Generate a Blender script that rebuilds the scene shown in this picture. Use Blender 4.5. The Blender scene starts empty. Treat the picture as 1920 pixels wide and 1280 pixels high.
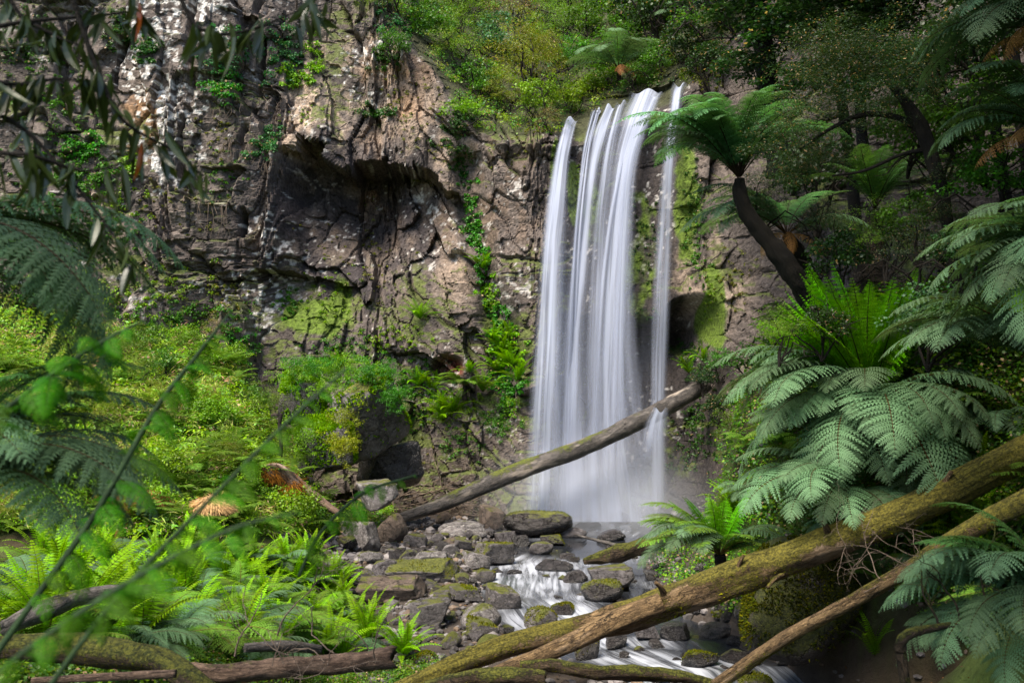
import bpy, math, random
import numpy as np
from mathutils import Vector, Matrix, Euler

SC = bpy.context.scene
COL = SC.collection
R = math.radians
# ------------------------------------------------------------------ camera, sky, sun, exposure
CAM = np.array([0.0, 0.0, 5.0])
FPX = 1867.0                      # focal length in photo pixels (1920 wide)
PITCH = math.atan(85 / FPX)
cd = bpy.data.cameras.new('camera'); cam = bpy.data.objects.new('camera', cd); COL.objects.link(cam)
cd.sensor_width = 36.0; cd.lens = FPX / 1920 * 36
cd.clip_start = 0.1; cd.clip_end = 800
cd.dof.use_dof = True; cd.dof.focus_distance = 26.0; cd.dof.aperture_fstop = 3.2
cam.location = CAM; cam.rotation_euler = (R(90) + PITCH, 0, 0)
SC.camera = cam

SUN_EL, SUN_AZ = R(58), R(218)     # azimuth clockwise from +Y : sun stands behind the camera, to its left
w = bpy.data.worlds.new('World'); SC.world = w; w.use_nodes = True
wt = w.node_tree; wt.nodes.clear()
sky = wt.nodes.new('ShaderNodeTexSky'); sky.sky_type = 'NISHITA'; sky.sun_disc = False
sky.sun_elevation = SUN_EL; sky.sun_rotation = SUN_AZ
bg = wt.nodes.new('ShaderNodeBackground'); bg.inputs['Strength'].default_value = 0.12
wo = wt.nodes.new('ShaderNodeOutputWorld')
wt.links.new(sky.outputs[0], bg.inputs['Color']); wt.links.new(bg.outputs[0], wo.inputs['Surface'])
sl = bpy.data.lights.new('sun', 'SUN'); so = bpy.data.objects.new('sun', sl); COL.objects.link(so)
sl.energy = 4.2; sl.angle = R(30); sl.color = (1.0, 0.90, 0.76)
sd = Vector((math.sin(SUN_AZ) * math.cos(SUN_EL), math.cos(SUN_AZ) * math.cos(SUN_EL), math.sin(SUN_EL)))
so.rotation_euler = sd.to_track_quat('Z', 'Y').to_euler(); so.location = (-10, -10, 40)
vs = SC.view_settings; vs.view_transform = 'Standard'; vs.look = 'None'; vs.gamma = 1.0; vs.exposure = 1.38
SC.cycles.max_bounces = 6; SC.cycles.diffuse_bounces = 3; SC.cycles.glossy_bounces = 2
SC.cycles.transmission_bounces = 3; SC.cycles.transparent_max_bounces = 24; SC.cycles.volume_bounces = 1
SC.cycles.use_denoising = True
SC.cycles.sample_clamp_indirect = 4.0

# ------------------------------------------------------------------ numeric helpers
def sm(x, a, b):
    t = np.clip((np.asarray(x, float) - a) / (b - a), 0, 1); return t * t * (3 - 2 * t)
def _h(ix, iy, iz, s):
    n = (ix.astype(np.int64) * 374761393 + iy.astype(np.int64) * 668265263 + iz.astype(np.int64) * 2147483647 + s * 1274126177) & 0xFFFFFFFF
    n = ((n ^ (n >> 13)) * 1274126177) & 0xFFFFFFFF
    n = ((n ^ (n >> 16)) * 2246822519) & 0xFFFFFFFF
    return ((n ^ (n >> 15)) & 0xFFFFFF) / float(0xFFFFFF)
def vnoise(x, y, z=0.0, s=0):
    x, y, z = np.broadcast_arrays(np.asarray(x, float), np.asarray(y, float), np.asarray(z, float))
    xi, yi, zi = np.floor(x), np.floor(y), np.floor(z)
    fx, fy, fz = x - xi, y - yi, z - zi
    fx, fy, fz = (f * f * (3 - 2 * f) for f in (fx, fy, fz))
    r = 0
    for dz in (0, 1):
        wz = fz if dz else 1 - fz
        for dy in (0, 1):
            wy = fy if dy else 1 - fy
            for dx in (0, 1):
                wx = fx if dx else 1 - fx
                r = r + wx * wy * wz * _h(xi + dx, yi + dy, zi + dz, s)
    return r * 2 - 1
def fbm(x, y, z=0.0, o=4, s=0, g=0.5):
    a, t, r = 1.0, 0.0, 0.0
    for i in range(o):
        r = r + a * vnoise(x * 2 ** i, y * 2 ** i, z * 2 ** i, s + i * 17); t += a; a *= g
    return r / t
def worley(x, y, s=0):
    """nearest jittered cell: returns (hash id, dx, dy, edge distance f2-f1)"""
    xi, yi = np.floor(x), np.floor(y)
    z0 = np.zeros_like(xi)
    b1 = np.full(x.shape, 9.0); b2 = b1.copy(); ci = np.zeros(x.shape); ddx = ci.copy(); ddy = ci.copy()
    for oy in (-1, 0, 1):
        for ox in (-1, 0, 1):
            cx, cy = xi + ox, yi + oy
            px = cx + .5 + .85 * (_h(cx, cy, z0, s) - .5); py = cy + .5 + .85 * (_h(cx, cy, z0, s + 5) - .5)
            dx, dy = x - px, y - py
            d = np.maximum(np.abs(dx), np.abs(dy)) * .7 + .3 * np.hypot(dx, dy)
            new = d < b1
            b2 = np.where(new, b1, np.minimum(b2, d)); b1 = np.where(new, d, b1)
            ci = np.where(new, _h(cx, cy, z0, s + 11), ci); ddx = np.where(new, dx, ddx); ddy = np.where(new, dy, ddy)
    return ci, ddx, ddy, b2 - b1
def blob(U, V, cx, cy, rx, ry, soft=.5):
    d = np.hypot((U - cx) / rx, (V - cy) / ry)
    return 1 - sm(d, 1 - soft, 1 + soft)

# ------------------------------------------------------------------ ray from a photo pixel
def ray(px, py):
    vx = (px - 960) / FPX; vy = (640 - py) / FPX
    c, s = math.cos(PITCH), math.sin(PITCH)
    return np.array([vx, c - vy * s, s + vy * c])
def at(px, py, d):
    """point on the ray of photo pixel (px,py) at world y = d"""
    r = ray(px, py); return CAM + r * (d / r[1])

# ------------------------------------------------------------------ materials
class NT:
    def __init__(self, name):
        self.m = bpy.data.materials.new(name); self.m.use_nodes = True
        self.t = self.m.node_tree; self.t.nodes.clear()
        self.out = self.t.nodes.new('ShaderNodeOutputMaterial')
    def n(self, typ, **kw):
        nd = self.t.nodes.new('ShaderNode' + typ)
        for k, v in kw.items():
            if k.startswith('_'): setattr(nd, k[1:], v); continue
            key = int(k[1:]) if k[0] == 'i' and k[1:].isdigit() else k.replace('__', ' ')
            self.set(nd.inputs[key], v)
        return nd
    def set(self, sock, v):
        if isinstance(v, bpy.types.Node): v = v.outputs[0]
        if isinstance(v, bpy.types.NodeSocket): self.t.links.new(v, sock)
        else:
            if sock.type == 'RGBA' and not hasattr(v, '__len__'): v = (v, v, v, 1)
            if sock.type == 'RGBA' and len(v) == 3: v = (*v, 1)
            sock.default_value = v
    def mix(self, f, a, b, mode='MIX'):
        nd = self.t.nodes.new('ShaderNodeMix'); nd.data_type = 'RGBA'; nd.blend_type = mode
        self.set(nd.inputs[0], f); self.set(nd.inputs[6], a); self.set(nd.inputs[7], b)
        return nd.outputs[2]
    def math(self, op, a, b=0.0, c=None, clamp=False):
        nd = self.t.nodes.new('ShaderNodeMath'); nd.operation = op; nd.use_clamp = clamp
        self.set(nd.inputs[0], a); self.set(nd.inputs[1], b)
        if c is not None: self.set(nd.inputs[2], c)
        return nd.outputs[0]
    def ramp(self, f, a, b, lo=0.0, hi=1.0):
        nd = self.t.nodes.new('ShaderNodeMapRange'); nd.interpolation_type = 'SMOOTHSTEP'
        self.set(nd.inputs[0], f); self.set(nd.inputs[1], a); self.set(nd.inputs[2], b)
        self.set(nd.inputs[3], lo); self.set(nd.inputs[4], hi); return nd.outputs[0]
    def noise(self, scale, detail=4, rough=.55, vec=None, stretch=None, dist=0.0):
        if vec is None: vec = self.coord()
        if stretch is not None:
            mp = self.t.nodes.new('ShaderNodeMapping'); mp.inputs['Scale'].default_value = stretch
            self.t.links.new(vec, mp.inputs['Vector']); vec = mp.outputs[0]
        nd = self.t.nodes.new('ShaderNodeTexNoise'); nd.inputs['Scale'].default_value = scale
        nd.inputs['Detail'].default_value = detail; nd.inputs['Roughness'].default_value = rough
        nd.inputs['Distortion'].default_value = dist
        self.t.links.new(vec, nd.inputs['Vector']); return nd.outputs[0]
    def coord(self, kind='Object'):
        if not hasattr(self, '_tc'): self._tc = self.t.nodes.new('ShaderNodeTexCoord')
        return self._tc.outputs[kind]
    def nz(self):
        g = self.t.nodes.new('ShaderNodeNewGeometry'); s = self.t.nodes.new('ShaderNodeSeparateXYZ')
        self.t.links.new(g.outputs['Normal'], s.inputs[0]); return s.outputs[2]
    def attr(self, name, out=0):
        a = self.t.nodes.new('ShaderNodeAttribute'); a.attribute_name = name; return a.outputs[out]
    def rnd(self):
        return self.t.nodes.new('ShaderNodeObjectInfo').outputs['Random']
    def bump(self, h, strength=.5, dist=.05):
        b = self.t.nodes.new('ShaderNodeBump'); b.inputs['Strength'].default_value = strength
        b.inputs['Distance'].default_value = dist; self.set(b.inputs['Height'], h); return b.outputs[0]
    def surf(self, s): self.t.links.new(s.outputs[0] if isinstance(s, bpy.types.Node) else s, self.out.inputs['Surface']); return self.m
    def bsdf(self, color, rough=.7, normal=None, spec=.5, **kw):
        b = self.n('BsdfPrincipled'); self.set(b.inputs['Base Color'], color); self.set(b.inputs['Roughness'], rough)
        self.set(b.inputs['Specular IOR Level'], spec)
        if normal is not None: self.t.links.new(normal, b.inputs['Normal'])
        for k, v in kw.items(): self.set(b.inputs[k.replace('_', ' ')], v)
        return b

def mat_foliage(name, trans=.35, rough=.6, spec=.12, tint=(1, 1, 1), per_obj=.25):
    t = NT(name)
    c = t.attr('Col')
    r = t.rnd()
    v = t.math('MULTIPLY_ADD', r, per_obj * 2, 1 - per_obj)
    hs = t.n('HueSaturation', Color=c, Value=v, Saturation=1.18, Hue=t.math('MULTIPLY_ADD', r, .03, .485))
    col = t.mix(1.0, hs.outputs[0], (*tint, 1), 'MULTIPLY')
    b = t.bsdf(col, rough, spec=spec)
    tr = t.n('BsdfTranslucent', Color=t.mix(1.0, col, (1.5, 1.5, .7, 1), 'MULTIPLY'))
    mx = t.n('MixShader', i0=trans, i1=b.outputs[0], i2=tr.outputs[0])
    return t.surf(mx)

def mat_bark(name, c1, c2, moss=.0, mossc=((.045, .06, .008), (.12, .13, .02)), stretch=(2.6, 2.6, .9), rough=.85, spec=.25, pale=None, bump=.6):
    """bark or bare wood running along local Z of the 'Gen' coordinate stored in attribute Uv3 (m along / round)"""
    t = NT(name)
    uv = t.attr('Uv3', 1)
    n1 = t.noise(4.0, 7, .68, uv, stretch)
    n2 = t.noise(14.0, 6, .7, uv, (2.4, 2.4, .4), .6)
    n3 = t.noise(1.3, 3, .5)
    col = t.mix(t.ramp(n1, .3, .7), c1, c2)
    col = t.mix(t.ramp(n2, .45, .7, 0, .85), col, tuple(x * .25 for x in c1))
    col = t.mix(t.ramp(t.noise(2.2, 5, .65), .42, .68, 0, .7), col, tuple(x * .45 for x in c1))
    vo = t.t.nodes.new('ShaderNodeTexVoronoi'); vo.feature = 'DISTANCE_TO_EDGE'; vo.inputs['Scale'].default_value = 1.0
    wq_ = t.n('VectorMath', _operation='MULTIPLY', i0=uv, i1=(11, 11, 1.7)).outputs[0]
    t.set(vo.inputs['Vector'], t.n('VectorMath', _operation='ADD', i0=wq_, i1=t.n('VectorMath', _operation='SCALE', i0=t.t.nodes[n1.node.name].outputs[1], Scale=1.3).outputs[0]).outputs[0])
    crk = t.math('MULTIPLY', t.ramp(vo.outputs[0], .0, .05, 1, 0), t.ramp(t.noise(1.7, 3, .6), .35, .6))
    if stretch[0] > 5: crk = t.math('MULTIPLY', crk, 0.0)
    col = t.mix(t.math('MULTIPLY', crk, .85), col, tuple(x * .12 for x in c1))
    spk = t.noise(42.0, 4, .8, uv, (1, 1, .6)); col = t.mix(t.ramp(spk, .56, .64, 0, .5), col, tuple(min(.6, x * 1.7) for x in c2)); col = t.mix(t.ramp(spk, .45, .36, 0, .6), col, tuple(x * .3 for x in c1))
    if pale: col = t.mix(t.ramp(t.noise(1.1, 4, .6, uv, (2, 2, .5)), .52, .66), col, pale)
    mo = t.noise(9.0, 6, .7)
    up = t.nz()
    mk = t.math('ADD', t.math('MULTIPLY_ADD', up, .22, moss - .25), t.math('ADD', t.math('MULTIPLY', n3, .7), t.math('MULTIPLY', mo, .45)))
    mk = t.math('ADD', mk, t.attr('Moss', 2))
    mm = t.ramp(t.math('ADD', mk, t.math('MULTIPLY_ADD', t.noise(30, 5, .8), .5, -.25)), .56, .66)
    mcol = t.mix(t.ramp(t.noise(26, 6, .8), .38, .64), *mossc)
    col = t.mix(mm, col, mcol)
    h = t.math('ADD', t.math('MULTIPLY_ADD', crk, -1.2, t.math('MULTIPLY_ADD', spk, .5, t.math('MULTIPLY', n2, .8))), t.math('MULTIPLY', mo, t.math('MULTIPLY', mm, 1.2)))
    return t.surf(t.bsdf(col, rough, t.bump(h, bump, .05), spec))

def mat_rock(name, c1, c2, moss=.0, lichen=.0, rough=.75, spec=.4, mossc=((.022, .03, .004), (.15, .155, .018))):
    t = NT(name)
    r = t.rnd()
    ob = t.n('VectorMath', _operation='ADD', i0=t.coord('Object'), i1=t.n('CombineXYZ', X=t.math('MULTIPLY', r, 37), Y=t.math('MULTIPLY', r, 91), Z=0.0)).outputs[0]
    n1 = t.noise(2.2, 6, .6, ob, dist=.4)
    n2 = t.noise(11, 6, .65, ob)
    n4 = t.noise(45, 3, .7, ob); n5 = t.noise(4.5, 5, .6, ob, dist=1.2)
    n3 = t.noise(1.4, 2, .5, ob)
    col = t.mix(t.ramp(n1, .32, .68), c1, c2)
    col = t.mix(1.0, col, t.mix(t.ramp(n2, .3, .72), (.45, .42, .4, 1), (1.3, 1.3, 1.3, 1)), 'MULTIPLY')
    col = t.mix(t.math('MULTIPLY', r, .2), col, (.14, .12, .105))
    lk = t.ramp(t.math('ADD', t.noise(7, 6, .75, ob), lichen - .2), .5, .58)
    col = t.mix(lk, col, (.42, .41, .37))
    up = t.nz()
    mk = t.math('ADD', t.math('MULTIPLY_ADD', up, .30, moss - .30), t.math('ADD', t.math('MULTIPLY', n3, .75), t.math('MULTIPLY', n2, .35)))
    mk = t.math('ADD', mk, t.math('MULTIPLY_ADD', r, .16, -.08))
    mm = t.ramp(mk, .50, .60)
    vo = t.t.nodes.new('ShaderNodeTexVoronoi'); vo.feature = 'DISTANCE_TO_EDGE'; vo.inputs['Scale'].default_value = 1.7
    t.set(vo.inputs['Vector'], t.n('VectorMath', _operation='ADD', i0=ob, i1=t.n('VectorMath', _operation='SCALE', i0=t.t.nodes[t.t.nodes.find(n1.node.name)].outputs[1], Scale=.9).outputs[0]).outputs[0])
    crk = t.ramp(vo.outputs[0], .0, .035, 1, 0)
    col = t.mix(t.math('MULTIPLY', crk, .75), col, (.008, .007, .006))
    sp = t.noise(30, 3, .8, ob); col = t.mix(t.ramp(sp, .60, .66, 0, .55), col, tuple(min(.5, x * 2.6) for x in c2)); col = t.mix(t.ramp(sp, .42, .34, 0, .6), col, tuple(x * .3 for x in c1))
    col = t.mix(t.ramp(n5, .5, .62, 0, .55), col, t.mix(1.0, col, (.4, .38, .38, 1), 'MULTIPLY'))
    col = t.mix(mm, col, t.mix(t.ramp(t.noise(22, 6, .8, ob), .38, .64), *mossc))
    h = t.math('ADD', t.math('MULTIPLY', n2, .8), t.math('MULTIPLY_ADD', n4, .6, t.math('MULTIPLY', crk, -1.0)))
    ro = t.math('ADD', t.math('MULTIPLY', mm, .9 - rough), t.ramp(n5, .35, .65, rough, rough * .6))
    return t.surf(t.bsdf(col, ro, t.bump(h, .8, .06), spec))

# ------------------------------------------------------------------ mesh helpers
def mesh(name, V, faces, col=None, smooth=False, extra=None):
    """faces: list of int arrays (n,k)"""
    V = np.asarray(V, np.float32)
    me = bpy.data.meshes.new(name)
    me.vertices.add(len(V)); me.vertices.foreach_set('co', V.ravel())
    fl = [np.asarray(f, np.int32) for f in faces if len(f)]
    lt = np.concatenate([np.full(len(f), f.shape[1], np.int32) for f in fl])
    vi = np.concatenate([f.ravel() for f in fl])
    ls = np.concatenate([[0], np.cumsum(lt)[:-1]]).astype(np.int32)
    me.loops.add(len(vi)); me.loops.foreach_set('vertex_index', vi)
    me.polygons.add(len(lt)); me.polygons.foreach_set('loop_start', ls)
    me.polygons.foreach_set('loop_total', lt)
    me.polygons.foreach_set('use_smooth', np.full(len(lt), smooth))
    me.update(calc_edges=True); me.validate()
    if col is not None:
        a = me.attributes.new('Col', 'FLOAT_COLOR', 'POINT')
        c = np.ones((len(V), 4), np.float32); c[:, :3] = col
        a.data.foreach_set('color', c.ravel())
    for k, v in (extra or {}).items():
        v = np.asarray(v, np.float32)
        if v.ndim == 1:
            a = me.attributes.new(k, 'FLOAT', 'POINT'); a.data.foreach_set('value', v)
        else:
            a = me.attributes.new(k, 'FLOAT_VECTOR', 'POINT'); a.data.foreach_set('vector', v.ravel())
    return me
def obj(name, me, mat=None, parent=None, loc=None, rot=None, scale=None):
    o = bpy.data.objects.new(name, me); COL.objects.link(o)
    if mat is not None and not me.materials: me.materials.append(mat)
    if parent is not None: o.parent = parent
    if loc is not None: o.location = loc
    if rot is not None: o.rotation_euler = rot
    if scale is not None: o.scale = (scale,) * 3 if not hasattr(scale, '__len__') else scale
    return o
def tag(o, label=None, cat=None, group=None, kind=None):
    if label: o['label'] = label
    if cat: o['category'] = cat
    if group: o['group'] = group
    if kind: o['kind'] = kind
    return o
def empty(name, loc=(0, 0, 0), rz=0.0, scale=None):
    o = bpy.data.objects.new(name, None); COL.objects.link(o); o.location = loc; o.rotation_euler = (0, 0, rz)
    o.empty_display_size = .1
    if scale: o.scale = (scale,) * 3
    return o
def gridfaces(nu, nv):
    i = np.arange((nu - 1) * (nv - 1)); a = (i // (nu - 1)) * nu + i % (nu - 1)
    return np.stack([a, a + 1, a + nu + 1, a + nu], 1)
def spline(P, n):
    """Catmull-Rom through the rows of P, n samples"""
    P = np.asarray(P, float); m = len(P)
    Q = np.vstack([2 * P[0] - P[1], P, 2 * P[-1] - P[-2]])
    t = np.linspace(0, m - 1 - 1e-6, n); k = t.astype(int); f = (t - k)[:, None]
    a, b, c, d = Q[k], Q[k + 1], Q[k + 2], Q[k + 3]
    return .5 * ((2 * b) + (-a + c) * f + (2 * a - 5 * b + 4 * c - d) * f ** 2 + (-a + 3 * b - 3 * c + d) * f ** 3)
def tube(P, rad, n=60, seg=16, rough=.0, seed=0, cap=True, freq=1.5, ragged=0.0):
    """tapered tube through P (k,3) with radii rad (k); returns V, faces, Uv3"""
    S = spline(np.column_stack([P, rad]), n); C, r = S[:, :3], np.maximum(S[:, 3], 1e-4)
    T = np.gradient(C, axis=0); T /= np.linalg.norm(T, axis=1)[:, None] + 1e-9
    ref = np.array([0, 0, 1.]) if abs(T[:, 2]).mean() < .8 else np.array([1., 0, 0])
    A = np.cross(T, ref); A /= np.linalg.norm(A, axis=1)[:, None]; B = np.cross(A, T)
    th = np.linspace(0, 2 * np.pi, seg, endpoint=False)
    L = np.concatenate([[0], np.cumsum(np.linalg.norm(np.diff(C, axis=0), axis=1))])
    ct, st = np.cos(th), np.sin(th)
    rr = np.repeat(r[:, None], seg, 1)
    if rough:
        rm = r.mean()
        rr = rr * (1 + rough * fbm(ct[None, :] * 1.3 + L[:, None] * freq * .35 / 1, st[None, :] * 1.3 + seed, L[:, None] * freq, 4, seed))
    V = C[:, None] + rr[..., None] * (A[:, None] * ct[None, :, None] + B[:, None] * st[None, :, None])
    if ragged:
        for e, sgn in ((0, -1), (-1, 1)):
            V[e] += T[e] * (ragged * r[e] * (_h(np.arange(seg), np.full(seg, seed), np.full(seg, 3), 7 + e))[:, None]) * sgn
    U = np.stack([np.broadcast_to(ct, rr.shape) * rm_(r), np.broadcast_to(st, rr.shape) * rm_(r), np.repeat(L[:, None], seg, 1)], -1)
    i = np.arange((n - 1) * seg); a = i; b = (i // seg) * seg + (i % seg + 1) % seg
    F = np.stack([a, b, b + seg, a + seg], 1)
    V = V.reshape(-1, 3); U = U.reshape(-1, 3); faces = [F]
    if cap:
        c0, c1 = len(V), len(V) + 1
        V = np.vstack([V, C[0] + T[0] * r[0] * .15, C[-1] - T[-1] * r[-1] * .15]); U = np.vstack([U, [0, 0, 0], [0, 0, L[-1]]])
        k = np.arange(seg); k2 = (k + 1) % seg
        faces.append(np.stack([np.full(seg, c0), k2, k], 1))
        faces.append(np.stack([np.full(seg, c1), k + (n - 1) * seg, k2 + (n - 1) * seg], 1))
    return V, faces, U
def rm_(r): return float(np.mean(r))
class Geo:
    """collects geometry for one mesh"""
    def __init__(s): s.V, s.F3, s.F4, s.C, s.U, s.n = [], [], [], [], [], 0
    def add(s, V, faces, col=None, U=None):
        V = np.asarray(V, float)
        for f in faces:
            if not len(f): continue
            (s.F3 if f.shape[1] == 3 else s.F4).append(np.asarray(f) + s.n)
        s.V.append(V); s.n += len(V)
        c = np.ones((len(V), 3)) * (col if col is not None else .5); s.C.append(c)
        s.U.append(U if U is not None else V)
    def mesh(s, name, smooth=False, uv=False):
        F = []
        if s.F4: F.append(np.vstack(s.F4))
        if s.F3: F.append(np.vstack(s.F3))
        return mesh(name, np.vstack(s.V), F, np.vstack(s.C), smooth, {'Uv3': np.vstack(s.U)} if uv else None)
def unit(v): return v / (np.linalg.norm(v, axis=-1, keepdims=True) + 1e-9)
def leafcloud(P, N, size, rng, col, aspect=.42, jit=.8, droop=0.0):
    """one four-cornered leaf per row of P, facing roughly N, returns V, F, C"""
    n = len(P); N = unit(N + rng.normal(0, jit, (n, 3)))
    T = unit(np.cross(N, rng.normal(0, 1, (n, 3)))); T[:, 2] -= droop; T = unit(T)
    B = unit(np.cross(N, T)); s = (size * rng.uniform(.6, 1.3, n))[:, None]
    V = np.stack([P, P + T * s * .45 + B * s * aspect, P + T * s + N * s * -.12, P + T * s * .45 - B * s * aspect], 1).reshape(-1, 3)
    F = np.arange(4 * n).reshape(n, 4)
    return V, F, np.repeat(col, 4, 0)
# ------------------------------------------------------------------ terrain
def lerp(x, xs, ys): return np.interp(x, xs, ys)
SX_D = [8, 12, 15, 17.5, 19.5, 21.5, 24, 28, 31, 34, 38]
SX_X = [9, 7.5, 6.0, 4.4, 3.2, 2.1, 1.3, 1.4, 2.2, 3.2, 3.4]
SX_W = [2, 2, 2, 2.2, 2.3, 2.1, 1.9, 2.0, 2.4, 3.4, 3.8]
def water_z(d): return lerp(d, [10, 18.7, 19.2, 20.5, 21.0, 22.6, 23.3, 25.2, 26.3, 31.5, 32, 40], [-.75, -.6, -.35, -.33, -.22, -.18, -.06, -.02, .12, .16, .2, .2])
def xr_(d): return lerp(d, [3, 5, 9, 13, 15, 19, 22, 28, 36, 45], [2.2, 2.8, 3.6, 4.0, 4.3, 4.9, 4.6, 5.4, 6.6, 7])
def ground(x, y):
    x = np.asarray(x, float); d = np.asarray(y, float)
    hill = lerp(d, [-40, 0, 5, 9, 13, 20, 24, 28, 34, 38, 60], [9, 3.2, 3.2, 2.75, 2.0, 1.3, 2.8, 4.4, 6.7, 7.6, 8])
    bed = lerp(d, [-40, 0, 4, 5, 9, 13, 17, 22, 28, 36, 60], [9, 3.1, 3.1, 3.0, 1.7, .5, .02, .25, .5, .5, .5])
    a = .15 * np.clip(d, 0, 40) + .2 + .9 * sm(d, 30, 36)
    t = sm(-x - a, -.6, 3.2 + .05 * d)
    z = bed * (1 - t) + hill * t + .12 * np.clip(-x - a - 4, 0, 12) * sm(d, 4, 12)
    r = x - xr_(d)
    z = z + np.where(r > 0, 1.05 * np.clip(r, 0, 9) + .4 * np.clip(r - 9, 0, 40), 0) * sm(r, -.5, 1.5) * sm(d, 0, 6)
    z = z + .22 * fbm(x * .45, d * .45, 0, 4, 3) + .9 * fbm(x * .22, d * .22, 0, 3, 8) * t * sm(d, 20, 25) + .10 * fbm(x * 1.7, d * 1.7, 0, 3, 9) * sm(d, 3, 9)
    z = z + 4.3 * sm(x + .25 * fbm(x * .8, d * .8, 0, 3, 14), 4.15 + .06 * (d - 20), 5.6) * sm(d, 16.6, 18.4) * (1 - sm(d, 24, 27.5)) * (1 - sm(x, 6.5, 11))
    # stream channel
    sx, sw = lerp(d, SX_D, SX_X), lerp(d, SX_D, SX_W)
    ch = 1 - sm(np.abs(x - sx), sw * .75, sw * 1.35 + .3)
    ch = ch * sm(d, 9, 13)
    wz = water_z(d)
    z = z * (1 - ch) + (wz - .35) * ch
    pool = blob(x, d, 3.2, 35.2, 4.2, 2.6, .25)
    return z * (1 - pool) + (-.3) * pool
def ray_ground(px, py, d0=3.5, d1=45):
    r = ray(px, py); ds = np.arange(d0, d1, .04)
    P = CAM + r * (ds / r[1])[:, None]
    zz = gz(P[:, 0], P[:, 1]); sx, sw = lerp(P[:, 1], SX_D, SX_X), lerp(P[:, 1], SX_D, SX_W)
    zz = np.where((np.abs(P[:, 0] - sx) < sw * 1.5 + .4) & (P[:, 1] > 12), np.maximum(zz, water_z(P[:, 1]) - .05), zz)
    h = P[:, 2] - zz; k = np.argmax(h < 0)
    if h[k] >= 0: k = len(ds) - 1
    return P[k]
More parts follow.
